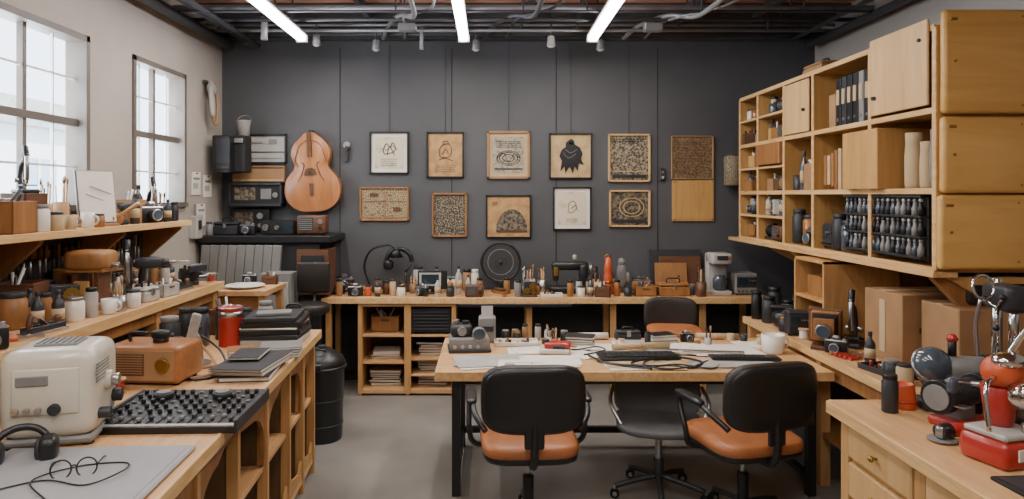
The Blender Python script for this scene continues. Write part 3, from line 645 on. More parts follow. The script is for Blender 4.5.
for i in range(len(ys)-1):
    a, c = ys[i]+.016, ys[i+1]-.016; m = (a+c)/2; hw = (c-a)/2
    if i % 2 == 0:
        pts = [(a, .81), (a, .56), (a+.02, .56)]+[(m-hw*.9*math.cos(D(t)), .60+.15*math.sin(D(t))) for t in range(0, 100, 15)]+[(m+hw*.4, .79), (c, .79), (c, .81)]
    else:
        pts = [(a, .81), (a, .78)]+[(m+hw*.9*math.cos(D(t)), .62+.14*math.sin(D(t))) for t in range(90, -1, -15)]+[(c-.02, .5), (c, .5), (c, .81)]
    b.prism(pts, .016, 'wm', (-.05, 0, 0), 'yz')
    pts = [(a, .09), (a, .36), (a+.03, .36), (a+.05, .18), (c-.05, .14), (c, .2), (c, .09)]
    b.prism(pts, .015, 'ply', (-.05, 0, 0), 'yz')
b.done()
def inb(u, v):
    a = D(3.24); return (-.96+u*math.cos(a)-v*math.sin(a), 1.98+u*math.sin(a)+v*math.cos(a))
for i, v in enumerate((.08, .62, 1.07, 1.52, 1.92, 2.25)):
    for zz in (.485, .09):
        t = R.randint(0, 2); X, Y = inb(-.3, v)
        if t == 0: crate(X, Y, zz, .3, .26, .2, R.choice(['ply', 'brn', 'wd', 'wm']), 3, 'storage_bin', True)
        elif t == 1: books(X, Y, zz, 7, .3, .24, 3, ('brn', 'dk', 'wm', 'dk'), .025)
        else:
            q = B('timber_offcuts', (X, Y, zz), 3)
            for j in range(6): q.box((R.uniform(-.02, .02), -.11+.045*j, R.uniform(.12, .15)), (.35, .03, R.uniform(.2, .24)), R.choice(['wx', 'wm', 'plyl', 'wd']), .002)
            q.done()

zt = .90
b = B('benchtop_projector', (-1.57, 2.50, zt), 14)
b.sup((0, 0, .185), (.155, .15, .155), 'crm', .28, .3, n=16).box((0, -.005, .022), (.29, .27, .03), 'gy', .01).box((.0, -.147, .20), (.21, .014, .16), 'crm', .02, seg=2).box((-.04, -.156, .24), (.1, .006, .035), 'gy')
b.cyl((.03, -.15, .14), .02, .02, 'dk', (90, 0, 0))
for i in range(3): b.cyl((-.09+.035*i, -.152, .14), .011, .016, 'sil', (90, 0, 0), seg=12)
b.cyl((.145, -.02, .20), .035, .03, 'crm', (0, 90, 0)).cyl((.17, -.02, .20), .022, .03, 'sil', (0, 90, 0)).cyl((.14, .07, .12), .025, .045, 'dk', (0, 90, 0)).cyl((.14, -.09, .1), .02, .05, 'dk', (0, 90, 0))
for i in range(6): b.box((.154, -.06, .28-.012*i), (.006, .14, .004), 'gy', 0)
b.box((0, 0, .342), (.14, .12, .012), 'gy', .004)
for i in range(7): b.box((-.06+.02*i, 0, .349), (.006, .1, .003), 'dk', 0)
for sx in (-1, 1):
    for sy in (-1, 1): b.cyl((sx*.12, sy*.11, 0), .02, .02, 'rub')
b.done()
b = B('machine_eyepiece', (-1.72, 2.22, zt), 0); b.box((0, 0, .01), (.14, .16, .02), 'black', .006).cyl((-.02, .02, .02), .022, .12, 'dk').cyl((-.02, .05, .14), .032, .14, 'black', (62, 0, 0), .026).cyl((.04, -.0, .02), .03, .05, 'black'); b.done()
b = B('headphones', (-1.53, 2.22, zt), 25); b.tor((0, 0, .055), .08, .012, 'black', (40, 0, 0), 24, 8, -10, 190).sup((-.08, 0, .045), (.03, .045, .045), 'black', .7, .7).sup((.08, 0, .045), (.03, .045, .045), 'black', .7, .7).sup((-.055, 0, .045), (.014, .036, .036), 'dk', .8, .8).sup((.055, 0, .045), (.014, .036, .036), 'dk', .8, .8).done()
b = B('wooden_radio', (-1.60, 3.26, zt), -4)
b.box((0, 0, .095), (.36, .24, .17), 'radio', .02, seg=3).box((0, -.121, .095), (.32, .006, .14), 'brn', .002).cyl((.11, -.12, .1), .032, .02, 'brs', (90, 0, 0)).box((-.06, -.126, .1), (.16, .006, .10), 'wd')
for i in range(8): b.box((-.06, -.130, .06+.0115*i), (.15, .003, .004), 'brn', 0)
b.cyl((.03, 0, .18), .035, .02, 'black').sup((.03, 0, .215), (.045, .03, .022), 'black', .6, .8).tubep([(-.12, 0, .18), (-.12, 0, .22), (-.03, 0, .22)], .008, 'black', 3)
for sx in (-1, 1): b.cyl((sx*.15, -.08, 0), .014, .014, 'rub').cyl((sx*.15, .08, 0), .014, .014, 'rub')
b.done()
b = B('audio_mixer', (-1.21, 2.72, zt), 2)
b.prism([(-.21, 0), (.21, 0), (.21, .045), (-.21, .025)], .52, 'black', (0, 0, 0), 'yz').box((-.262, 0, .025), (.012, .42, .05), 'dk').box((.262, 0, .025), (.012, .42, .05), 'dk').box((0, -.19, .026), (.5, .02, .006), 'lgy', .001, (3, 0, 0))
for i in range(13):
    for j in range(7):
        x = -.23+.038*i; y = -.17+.056*j; z = .026+(y+.21)/.42*.02
        if j < 2:
            if j == 0: b.box((x, y+.03, z+.001), (.005, .08, .003), 'rub', 0).box((x, y+.02+.02*(i % 3), z+.008), (.014, .018, .012), 'gy' if i % 4 else 'dk', .002)
        elif (i+j) % 4: b.cyl((x, y, z), .009, .014, R.choice(['black', 'dk', 'black', 'dk']), seg=10).cyl((x, y, z+.014), .004, .002, 'gy', seg=8)
        else: b.box((x, y, z+.003), (.016, .01, .006), 'gy', .001)
for x in (-.14, .1): b.cyl((x, .12, .042), .04, .018, 'dk').cyl((x, .12, .06), .028, .006, 'gy')
b.done()
b = B('grey_cutting_mat', (-1.31, 2.03, zt), 3); b.box((0, 0, .008), (.62, .64, .016), 'mat_', .006).box((0, 0, .017), (.58, .6, .002), 'mat_', 0); b.done()
b = B('wire_eyeglasses', (-1.28, 2.10, zt+.019), 20)
b.tor((-.035, 0, .02), .028, .0025, 'black', (75, 0, 0)).tor((.035, 0, .02), .028, .0025, 'black', (75, 0, 0)).tubep([(-.008, 0, .025), (0, .004, .03), (.008, 0, .025)], .0025, 'black', 3).tubep([(-.063, 0, .025), (-.07, .06, .025), (-.065, .13, .003)], .0025, 'black', 4).tubep([(.063, 0, .025), (.07, .06, .025), (.065, .13, .003)], .0025, 'black', 4); b.done()
b = B('coiled_cable', (-1.25, 2.02, zt+.022)); b.tubep([(-.25, -.1, 0), (-.1, .03, .0), (.05, .0, .0), (.12, .08, .01), (.08, .17, .0), (-.05, .14, .0), (-.12, .02, .004), (0, -.1, 0), (.1, -.2, 0)], .0025, 'black', 8); b.done()
books(-1.18, 3.40, zt, 3, .26, .42, 2, ('black', 'black', 'dk'), .018, 'portfolio_stack')
books(-1.22, 3.46, zt+.07, 1, .16, .24, 10, ('dk',), .012, 'notebook')
books(-1.15, 3.76, zt, 4, .22, .2, 8, ('black', 'gy'), .014, 'portfolio_stack')
b = B('gooseneck_stand', (-1.50, 3.55, zt), 0); b.cyl((0, 0, 0), .05, .015, 'sil').tubep([(0, 0, .015), (-.01, 0, .12), (-.05, 0, .2), (-.03, 0, .26)], .012, 'sil', 5).box((-.03, -.02, .2), (.05, .02, .14), 'lgy', .008, (0, 15, 0)).tubep([(0, 0, .1), (.1, -.1, .05), (.15, -.2, .01), (.05, -.3, .006), (.0, -.15, .006), (.12, -.05, .006)], .007, 'brn', 6).tubep([(0, 0, .15), (.12, -.05, .08), (.2, -.2, .01), (.1, -.34, .01), (.02, -.2, .01)], .006, 'black', 6); b.done()
books(-1.38, 3.78, zt, 2, .16, .16, 20, ('paper', 'wm'), .012)
b = B('red_paint_can', (-1.52, 4.0, zt)); b.lathe([(.066, 0), (.068, .004), (.066, .01), (.066, .21), (.07, .215), (.07, .225), (.06, .225), (.06, .215), (0, .213)], 'red', seg=28).lathe([(.0665, .17), (.067, .17), (.067, .2), (.0665, .2)], 'sil').tor((0, 0, .222), .066, .005, 'sil').tor((0, 0, .16), .072, .002, 'sil', (80, 0, 0), 20, 6, 180, 360); b.done()
jar(-1.70, 4.0, zt, .055, .22, 'gls', 'black'); jar(-1.63, 4.18, zt, .05, .2, 'dk', 'black', 'spray_can'); jar(-1.82, 3.88, zt, .055, .19, 'dk', 'gy'); jar(-1.66, 3.84, zt, .04, .14, 'dk', 'black')
b = B('equipment_case_stack', (-1.29, 4.12, zt), 4); z = 0
for i, (ww, hh, c) in enumerate(((.34, .035, 'lgy'), (.34, .03, 'dk'), (.34, .03, 'black'), (.33, .012, 'wht'), (.34, .035, 'black'), (.3, .025, 'dk'))):
    b.box((R.uniform(-.01, .01), 0, z+hh/2), (ww, .32, hh), c, .004, (0, 0, R.uniform(-4, 4))); z += hh
b.box((0, -.05, z+.01), (.2, .12, .02), 'gy', .004, (0, 0, 12)).done()
toolbox(-1.26, 4.38, zt, .2, .09, .14, 'black', 4); jar(-1.44, 4.38, zt, .045, .2, 'lgy', 'gy'); crate(-1.70, 4.34, zt, .13, .12, .16, 'wd'); jar(-1.56, 4.36, zt, .04, .16, 'dk', 'dk')
jar(-1.83, 4.12, zt, .05, .2, 'dk'); motor(-1.7, 3.66, zt, 20, 1.0)
scatter(-1.88, -1.6, 2.8, 4.4, zt, 12, 1.1)

b = B('black_dustbin', (-1.23, 5.0, 0)); b.lathe([(.14, 0), (.145, .01), (.16, .5), (.17, .52), (.17, .56), (.15, .6), (.06, .66), (0, .665)], 'black', seg=28).tor((0, 0, .53), .168, .012, 'black').box((0, -.165, .56), (.08, .03, .04), 'dk', .008).tor((0, 0, .12), .15, .005, 'dk').cyl((0, 0, .66), .03, .02, 'dk')
b.tor((0, 0, .3), .153, .004, 'dk').tubep([(-.15, -.06, .52), (-.17, -.1, .62), (-.05, -.12, .68), (.05, -.1, .66)], .008, 'dk', 5).done()

# ------------------------------------------------------------------ back counter
b = B('back_counter')
b.bx(-1.49, 2.5, 6.03, 6.58, .83, .87, 'wx').bx(-1.49, 2.5, 6.02, 6.035, .82, .872, 'edge')
b.bx(-1.49, 2.5, 6.52, 6.56, .1, .83, 'blackm')  # black backing, paints in the dark space under the counter
X0, X1, XM = -1.15, -.32, -.73
for x in (X0, XM, X1): b.bx(x-.015, x+.015, 6.05, 6.52, .0, .83, 'wz')
b.bx(X0, X1, 6.05, 6.52, .02, .06, 'wx').bx(X0, X1, 6.5, 6.515, .05, .83, 'plyd').bx(X0, X1, 6.05, 6.1, .79, .83, 'wx').bx(XM-.03, XM+.03, 6.045, 6.06, .02, .83, 'wz').bx(X0-.02, X0+.02, 6.045, 6.06, .02, .83, 'wz').bx(X1-.02, X1+.02, 6.045, 6.06, .02, .83, 'wz')
for z in (.29, .53): b.bx(X0, XM, 6.06, 6.5, z-.01, z+.01, 'wx')
for z in (.18, .32, .53): b.bx(XM, X1, 6.06, 6.5, z-.01, z+.01, 'wx')
b.bx(XM+.03, X1-.03, 6.07, 6.45, .56, .77, 'blackm')
for i in range(6): b.bx(XM+.05, X1-.05, 6.062, 6.07, .58+.03*i, .592+.03*i, 'dk')
for x in (-1.44, .35, 1.1, 1.9, 2.4): b.bx(x-.025, x+.025, 6.08, 6.13, 0, .83, 'wz').bx(x-.025, x+.025, 6.46, 6.51, 0, .83, 'wz')
b.bx(-.28, .72, 6.0, 6.3, .795, .82, 'black').done()
books(-.95, 6.3, .30, 3, .28, .26, 0, ('wm', 'brn', 'paper'), .02); books(-.95, 6.3, .06, 6, .3, .26, 0, ('wm', 'dk', 'brn'), .022); books(-.52, 6.3, .06, 4, .3, .26, 0, ('dk', 'wm'), .02)
books(-.52, 6.3, .33, 5, .3, .26, 0, ('brn', 'dk', 'brn'), .02); books(-.52, 6.3, .19, 4, .3, .26, 0, ('dk', 'brn'), .02); crate(-.95, 6.3, .54, .26, .24, .14, 'wm')
zt = .87
desk_lamp(-1.12, 6.45, zt, 0, 1.15)
b = B('arched_horn_speaker', (-.80, 6.46, zt)); b.cyl((0, 0, 0), .06, .02, 'dk').cyl((0, 0, .02), .012, .16, 'dk').tor((-.06, 0, .28), .12, .022, 'black', (90, 0, 0), 24, 8, 0, 180).sup((-.16, 0, .25), (.05, .03, .05), 'black', .8, .8).tubep([(0, 0, .18), (.06, 0, .26)], .01, 'dk'); b.done()
b = B('small_monitor', (-.53, 6.3, zt)); b.box((0, 0, .008), (.14, .1, .016), 'black', .004).cyl((0, 0, .016), .015, .04, 'black').box((0, 0, .13), (.27, .04, .17), 'black', .008).box((-.02, -.022, .135), (.2, .004, .12), 'lgy', 0).box((-.02, -.0245, .135), (.16, .002, .09), 'scr', 0); b.done()
b = B('round_makeup_mirror', (.1, 6.42, zt)); b.cyl((0, 0, 0), .09, .015, 'black').cyl((0, 0, .015), .012, .09, 'black').tor((0, 0, .28), .18, .012, 'black', (90, 0, 0), 40).cyl((0, .01, .28), .17, .015, 'wallp', (90, 0, 0), seg=40).tor((0, -.005, .28), .12, .003, 'gy', (90, 0, 0), 32).tor((0, -.005, .28), .05, .003, 'dk', (90, 0, 0), 24).sup((0, -.01, .28), (.02, .012, .02), 'dk', 1, 1, n=6); b.done()
for x, y, r, h, c in ((-1.02, 6.2, .03, .16, 'amb'), (-.95, 6.28, .04, .12, 'wd'), (-.88, 6.18, .03, .15, 'paper2'), (-.80, 6.24, .035, .12, 'brs'), (-.68, 6.48, .05, .24, 'lgy'), (-1.1, 6.15, .03, .1, 'orr')): jar(x, y, zt, r, h, c)
bottle(-.29, 6.3, zt, .03, .26, 'lgy'); bottle(-.20, 6.25, zt, .025, .18, 'lgy'); jar(-.14, 6.35, zt, .035, .22, 'wht', 'wht', 'pillar_candle'); pencup(.33, 6.3, zt, .045, .12, 'dk'); jar(.42, 6.25, zt, .035, .1, 'wm'); bottle(-.36, 6.2, zt, .03, .16, 'amb')
b = B('sewing_machine', (.74, 6.36, zt)); b.box((0, 0, .03), (.38, .18, .06), 'black', .01).box((.13, 0, .16), (.08, .11, .22), 'black', .03, seg=3).box((0, 0, .25), (.34, .08, .08), 'black', .03, seg=3).box((-.13, 0, .18), (.06, .08, .14), 'black', .025, seg=3).cyl((.18, 0, .22), .06, .025, 'sil', (0, 90, 0)).cyl((-.13, 0, .06), .006, .08, 'sil').cyl((.05, 0, .29), .01, .07, 'brs').cyl((.05, 0, .31), .02, .04, 'lgy').box((-.13, -.044, .2), (.04, .004, .08), 'brs').done()
tray(.55, 6.12, zt, .2, .1, 'wht'); pencup(.98, 6.22, zt, .035, .12, 'paper2')
b = B('red_desk_lantern', (1.09, 6.3, zt)); b.cyl((0, 0, 0), .06, .02, 'red').lathe([(.05, .02), (.055, .03), (.04, .18), (.035, .2), (.04, .22), (.025, .33), (0, .34)], 'orr').tor((0, 0, .33), .03, .005, 'brs', (90, 0, 0)).cyl((0, 0, .1), .05, .02, 'brs', r2=.048); b.done()
b = B('carved_stone_figure', (1.24, 6.42, zt)); b.box((0, 0, .02), (.12, .1, .04), 'wd').sup((0, 0, .15), (.05, .045, .12), 'gy', .8, .9).sup((0, 0, .28), (.035, .035, .04), 'gy', .9, .9).sup((.05, -.03, .14), (.02, .04, .05), 'gy', .9, .9); b.done()
crate(1.40, 6.2, zt, .2, .16, .09, 'wm'); mug(1.24, 6.14, zt, .04, .08, 'dk'); toolbox(1.66, 6.2, zt, .28, .14, .12, 'wm')
b = B('leaning_timber_panels', (1.77, 6.46, zt)); b.box((0, .05, .2), (.5, .015, .38), 'dk', .002, (-12, 0, 0)).box((.04, .02, .17), (.4, .015, .32), 'wd', .002, (-12, 0, 3)).box((-.06, -.01, .14), (.3, .015, .26), 'wm', .002, (-12, 0, -4)); b.done()
camera_item(1.42, 6.42, zt, 0, 1.3, 'brn'); pencup(1.90, 6.14, zt, .045, .13, 'wd')
b = B('coffee_maker', (2.10, 6.28, zt)); b.box((0, 0, .02), (.18, .22, .04), 'lgy', .008).box((0, .07, .2), (.18, .09, .34), 'lgy', .012, seg=2).box((0, -.02, .33), (.18, .2, .1), 'lgy', .015, seg=2).lathe([(.05, 0), (.06, .02), (.06, .1), (.045, .14)], 'gls', (0, -.03, .04)).tor((.06, -.03, .11), .035, .007, 'black', (90, 0, 0), 12, 6, -90, 90).box((0, -.122, .34), (.1, .004, .04), 'dk').cyl((.06, -.122, .34), .01, .01, 'red', (90, 0, 0)); b.done()
meter(2.33, 6.3, zt, .2, .2, .19, 'gy', name='toaster_oven')
BT = (0, 1, 2, 5, 6, 7, 8, 9, 10, 11, 12, 13)
scatter(-1.4, 2.2, 6.38, 6.48, zt, 12, 1.5, BT)
scatter(-1.42, 2.0, 6.10, 6.34, zt, 30, 1.05, BT)

def star(b, r=.28, c='dk', n=5, off=18):
    for i in range(n):
        a = D(360/n*i+off); p = (r*math.cos(a), r*math.sin(a))
        b.tubep([(0, 0, .12), (p[0]*.6, p[1]*.6, .095), (p[0], p[1], .07)], .017, c, 3)
        b.cyl((p[0], p[1], .04), .008, .04, 'sil').cyl((p[0], p[1]-.012, .028), .028, .024, 'rub', (-90, 0, 0)).cyl((p[0], p[1]-.02, .028), .012, .04, 'sil', (-90, 0, 0))
def office_chair(x, y, rz, seatm='tan', backm='blk', arms=True, name='office_chair', sz=.46, bo=.30, sc=1):
    b = B(name, (x, y, 0), rz, sc)
    star(b); b.cyl((0, 0, .1), .03, .18, 'black').cyl((0, 0, .26), .016, sz-.30, 'sil').box((0, 0, sz-.055), (.2, .22, .03), 'dk', .008)
    b.sup((0, 0, sz-.02), (.25, .24, .035), 'black', .5, .45).sup((0, .005, sz+.015), (.255, .25, .045), seatm, .5, .45, n=14)
    b.tubep([(0, -.05, sz-.06), (0, -.22, sz-.05), (0, -.285, sz+.02), (0, -.285, sz+.22)], .02, 'black', 5)
    b.box((0, -.285, sz+.16), (.1, .02, .2), 'black', .008)
    b.sup((0, -.265, sz+bo), (.265, .04, .175), backm, .5, .5, bend=.45, n=16, rot=(4, 0, 0)).sup((0, -.283, sz+bo), (.25, .03, .165), 'black', .5, .5, bend=.45, n=16, rot=(4, 0, 0))
    if arms:
        for sg in (-1, 1):
            b.tubep([(sg*.2, .06, sz-.04), (sg*.29, .06, sz-.02), (sg*.315, .05, sz+.06), (sg*.31, .12, sz+.21), (sg*.30, -.02, sz+.235), (sg*.29, -.16, sz+.2), (sg*.24, -.24, sz+.14)], .015, 'black', 6).sup((sg*.305, .03, sz+.24), (.03, .13, .018), 'black', .6, .6)
    b.done()
office_chair(.205, 3.66, 3)
office_chair(1.37, 3.70, 14)
b = B('shell_chair', (1.0, 4.05, 0), 170)
star(b, .27); b.cyl((0, 0, .1), .02, .3, 'sil').cyl((0, 0, .1), .03, .12, 'dk').box((0, 0, .385), (.16, .16, .02), 'dk')
b.sup((0, 0, .42), (.25, .22, .03), 'mesh', .5, .5, bendz=.3).sup((0, -.2, .55), (.26, .02, .13), 'mesh', .5, .5, bend=.9, rot=(8, 0, 0)).tubep([(-.26, -.1, .62), (-.28, .06, .55), (-.2, .14, .42)], .012, 'sil', 5).tubep([(.26, -.1, .62), (.28, .06, .55), (.2, .14, .42)], .012, 'sil', 5); b.done()
office_chair(1.42, 5.25, 174, 'tan', 'blk', False, 'drafting_chair', .90, .13, .8)

# ------------------------------------------------------------------ central table
b = B('central_work_table')
b.bx(-.31, 2.0, 3.97, 4.92, .705, .75, 'wx').bx(-.31, 2.0, 3.96, 3.975, .698, .752, 'edge').bx(-.322, -.308, 3.96, 4.92, .698, .752, 'edge')
for x in (-.2, 1.9):
    for y in (4.05, 4.84): b.bx(x-.025, x+.025, y-.025, y+.025, 0, .705, 'black')
    b.bx(x-.02, x+.02, 4.05, 4.84, .08, .12, 'black').bx(x-.02, x+.02, 4.05, 4.84, .66, .70, 'black')
b.bx(-.2, 1.9, 4.82, 4.86, .66, .70, 'black').bx(-.2, 1.9, 4.04, 4.07, .66, .70, 'black').bx(-.2, 1.9, 4.82, 4.86, .1, .14, 'black').done()
zt = .75
b = B('vintage_film_projector', (-.14, 4.55, zt), 6)
b.box((0, 0, .05), (.26, .2, .09), 'gy', .012, seg=2).box((0, 0, .012), (.28, .22, .02), 'dk', .004).box((-.05, .02, .13), (.14, .14, .08), 'dk', .02, seg=2).cyl((.06, -.04, .12), .045, .06, 'black', (90, 0, 0)).cyl((.06, -.09, .12), .035, .02, 'gls', (90, 0, 0)).tor((.06, -.1, .12), .042, .006, 'sil', (90, 0, 0)).cyl((-.05, -.06, .135), .03, .02, 'sil', (90, 0, 0)).cyl((-.08, .02, .17), .018, .03, 'sil').cyl((-.02, .02, .17), .024, .02, 'black')
for i in range(4): b.cyl((-.1+.05*i, -.1, .04), .012, .014, 'sil', (90, 0, 0), seg=10)
b.done()
b = B('receipt_printer', (-.02, 4.80, zt)); b.box((0, 0, .09), (.12, .12, .18), 'gy', .015, seg=2).box((0, 0, .2), (.08, .02, .1), 'lgy', 0, (-12, 0, 0)).box((0, -.062, .1), (.09, .006, .04), 'dk').done()
def sheets(x, y, w, d, n, rz, c='paper', z=zt, name='paper_sheets'):
    b = B(name, (x, y, z), rz)
    for i in range(n): b.box((R.uniform(-.03, .03), R.uniform(-.02, .02), .0015+.003*i), (w, d, .0026), c if i % 3 != 1 else 'paper', 0, (0, 0, R.uniform(-8, 8)))
    b.done()
b = B('red_stapler_printer', (.42, 4.44, zt+.001), -8); b.box((0, 0, .02), (.2, .12, .035), 'wht', .008).box((0.02, 0, .055), (.17, .1, .04), 'red', .012, seg=2).cyl((-.06, 0, .06), .025, .03, 'dk').box((.03, -.052, .05), (.08, .006, .02), 'dk'); b.done()
tray(.18, 4.70, zt, .3, .14, 'wht', 3)
b = B('slim_laptop', (.93, 4.30, zt+.012), 3); b.box((0, 0, .007), (.5, .2, .012), 'black', .004).box((0, .03, .014), (.44, .13, .002), 'dk', 0)
for i in range(12):
    for j in range(4): b.box((-.2+.036*i, -.05+.03*j, .0165), (.03, .024, .004), 'rub', .001)
b.done()
mug(1.85, 4.46, zt, .075, .12, 'wht', rz=10)
books(1.2, 4.8, zt, 3, .2, .15, 10, ('dk', 'lgy', 'black'), .02); roll(.72, 4.86, zt+.0, .025, .24, 'paper', 4); roll(1.62, 4.87, zt, .022, .3, 'paper2', -4); roll(1.0, 4.52, zt+.012, .02, .4, 'paper2', 12)
books(.62, 4.70, zt, 4, .2, .16, -14, ('black', 'gy', 'black'), .014)
toolbox(.98, 4.86, zt, .18, .07, .07, 'dk', 3)
scatter(-.2, .56, 4.6, 4.87, zt, 12, .8, (0, 1, 2, 5, 7, 8, 9, 11))
scatter(.5, 1.9, 4.62, 4.87, zt, 9, .75, (0, 2, 3, 4, 5, 7, 9))
sheets(.0, 4.22, .40, .28, 4, 5, 'lgy'); sheets(.38, 4.2, .34, .24, 5, -6); sheets(.24, 4.5, .2, .18, 3, 8); sheets(-.12, 4.1, .2, .16, 2, 20, 'lgy')
sheets(.75, 4.58, .3, .2, 4, -12); sheets(1.05, 4.70, .35, .2, 3, 6, 'lgy'); sheets(1.5, 4.52, .46, .3, 5, -3); sheets(1.5, 4.15, .5, .2, 4, 3, 'lgy'); sheets(.95, 4.14, .46, .26, 3, 2, 'paper2'); sheets(.62, 4.4, .16, .24, 2, 30); sheets(1.2, 4.56, .3, .22, 3, 14); sheets(1.78, 4.66, .2, .2, 3, -8)
b = B('architect_drawing', (.20, 4.1, zt+.016), -4); b.box((0, 0, .001), (.3, .18, .002), 'paper', 0).box((0, .02, .0025), (.24, .004, .001), 'dk', 0).box((.05, -.02, .0025), (.004, .1, .001), 'dk', 0).box((-.08, -.03, .0025), (.06, .05, .001), 'gy', 0); b.done()
b = B('flat_black_keyboard', (1.58, 4.24, zt+.014), -3); b.box((0, 0, .008), (.42, .11, .014), 'black', .004)
for i in range(14):
    for j in range(3): b.box((-.18+.028*i, -.03+.028*j, .017), (.023, .022, .005), 'dk', .001)
b.done()
b = B('tangled_cables', (0, 0, zt))
b.tubep([(.62, 4.30, .02), (.72, 4.12, .012), (.9, 4.02, .01), (1.05, 4.08, .012), (1.2, 4.03, .01), (1.28, 4.14, .02), (1.15, 4.22, .03), (1.0, 4.17, .035), (.85, 4.1, .02), (.95, 4.0, .012)], .007, 'black', 8)
b.tubep([(.66, 4.2, .01), (.8, 4.06, .02), (1.0, 4.04, .02), (1.14, 4.1, .012), (1.3, 4.02, .008), (1.38, 4.10, .008)], .006, 'dk', 8)
b.tubep([(1.34, 4.2, .012), (1.2, 4.05, .012), (1.02, 4.0, .012), (.92, 4.1, .02), (1.1, 4.25, .03), (1.3, 4.3, .02)], .005, 'black', 8)
b.tubep([(.4, 4.56, .01), (.55, 4.5, .01), (.7, 4.5, .03), (.74, 4.4, .03), (.6, 4.36, .01)], .005, 'black', 8); b.done()
b = B('long_metal_ruler', (1.28, 4.42, zt+.024), -8); b.box((0, 0, .002), (.7, .035, .003), 'sil', 0)
for i in range(30): b.box((-.33+.0225*i, .012, .0038), (.001, .01, .0008), 'dk', 0)
b.done()

# ------------------------------------------------------------------ right cubby shelving
XS, XK = 2.30, 2.80
cols = [3.53, 4.13, 4.86, 5.34, 5.86, 6.28]; zr = [1.39, 1.80, 2.22, 2.65]
b = B('plywood_cubby_shelving')
t = .012
for i, y in enumerate(cols): b.bx(XS, XK, y-t, y+t, 1.39, 2.65, 'ply').bx(XS-.006, XS+.004, y-t-.004, y+t+.004, 1.39, 2.65, 'edge')
for z in zr: b.bx(XS, XK, 3.53, 6.28, z-t, z+t, 'ply').bx(XS-.005, XS+.004, 3.53, 6.28, z-t-.004, z+t+.004, 'edge')
for i in (3, 4):
    for z in (1.6, 2.01, 2.44): b.bx(XS, XK, cols[i], cols[i+1], z-.009, z+.009, 'ply').bx(XS-.004, XS+.004, cols[i], cols[i+1], z-.01, z+.01, 'edge')
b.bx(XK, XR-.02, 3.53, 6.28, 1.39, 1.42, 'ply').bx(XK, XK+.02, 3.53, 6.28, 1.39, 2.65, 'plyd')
b.bx(XK+.02, XR-.02, 3.53, 6.28, 2.62, 2.65, 'ply')
b.bx(XS-.03, XS+.1, 3.5, 6.5, 1.355, 1.385, 'edge')
b.bx(XS-.022, XS-.006, 3.56, 4.10, 2.25, 2.70, 'plyl', .004).cyl((XS-.022, 4.04, 2.35), .012, .02, 'dk', (0, -90, 0)).cyl((XS-.022, 3.62, 2.6), .01, .012, 'dk', (0, -90, 0))
b.bx(XS-.022, XS-.006, 4.89, 5.31, 2.24, 2.62, 'plyl', .004).cyl((XS-.022, 4.95, 2.4), .012, .02, 'dk', (0, -90, 0))
b.bx(XS-.05, XS+.3, 3.97, 4.36, 1.815, 2.17, 'ply', .004)
b.bx(XS-.03, XS+.25, 5.37, 5.84, 2.03, 2.2, 'wm', .004)
for y in (3.55, 4.86, 5.86):
    b.prism([(2.36, 1.355), (XR-.03, 1.355), (XR-.03, 1.0), (XR-.12, 1.0), (2.45, 1.30)], .04, 'ply', (0, y, 0))
b.prism([(2.30, 1.355), (2.48, 1.355), (2.62, 1.15), (2.5, 1.15)], .05, 'wm', (0, 3.58, 0))
b.prism([(2.25, 1.355), (2.36, 1.355), (2.62, 1.05), (2.52, 1.05)], .05, 'wm', (0, 5.1, 0))
for z0, z1, x0 in ((2.195, 2.726, XS), (1.79, 2.18, XS-.005), (1.40, 1.78, XS-.02)):
    b.box(((x0+XR-.02)/2, 3.485, (z0+z1)/2), (XR-.02-x0-.01, .05, z1-z0), 'plyy', .025, seg=3)
    b.bx(x0+.03, x0+.07, 3.455, 3.462, z1-.06, z1-.045, 'brs').cyl((x0+.06, 3.462, (z0+z1)/2), .008, .006, 'brs', (90, 0, 0))
    b.cyl((x0+.4, 3.462, z1-.04), .006, .005, 'brs', (90, 0, 0)).cyl((x0+.4, 3.462, z0+.04), .006, .005, 'brs', (90, 0, 0))
b.done()
b = B('ring_binders', (2.46, 4.42, 2.232))
for i in range(6):
    y = -.2+.07*i; b.box((0, y, .165), (.26, .055, .33), R.choice(['black', 'dk', 'black', 'gy']), .004).box((-.132, y, .2), (.004, .035, .1), 'paper2', 0).cyl((-.13, y, .05), .012, .004, 'sil', (0, -90, 0), seg=10)
b.box((.0, .29, .12), (.2, .09, .24), 'brn', .004).done()
b = B('switch_rack', (2.33, 4.05, 1.412))
b.box((.05, 0, .19), (.08, .80, .36), 'black', .006)
for z in (.03, .14, .25, .36): b.bx(-.03, .02, -.4, .4, z-.006, z+.006, 'dk')
for i in range(16):
    for j in range(3):
        y = -.375+.05*i; z = .036+.11*j
        b.lathe([(.017, 0), (.018, .04), (.01, .06), (.009, .075)], R.choice(['black', 'dk', 'gy', 'gls']), (-.01, y, z), seg=10)
        b.sup((-.01, y, z+.083), (.011, .011, .01), R.choice(['dk', 'gy', 'gy', 'lgy']), .8, .8, n=5)
b.done()
for y in (3.64, 3.74, 3.86):
    b = B('ceramic_vase', (2.40, y, 1.812), sc=.9 if y == 3.74 else 1.1); b.lathe([(.04, 0), (.044, .03), (.045, .16), (.04, .24), (.042, .29), (.038, .29), (.032, .2), (0, .05)], 'gy' if y < 3.7 else 'paper2'); b.done()
b = B('book_stack_upright', (2.44, 4.66, 1.812))
for i in range(6): b.box((0, -.14+.05*i, .14), (.2, .038, R.uniform(.2, .28)), R.choice(['brn', 'paper2', 'wm', 'gy', 'wd']), .002)
b.done()
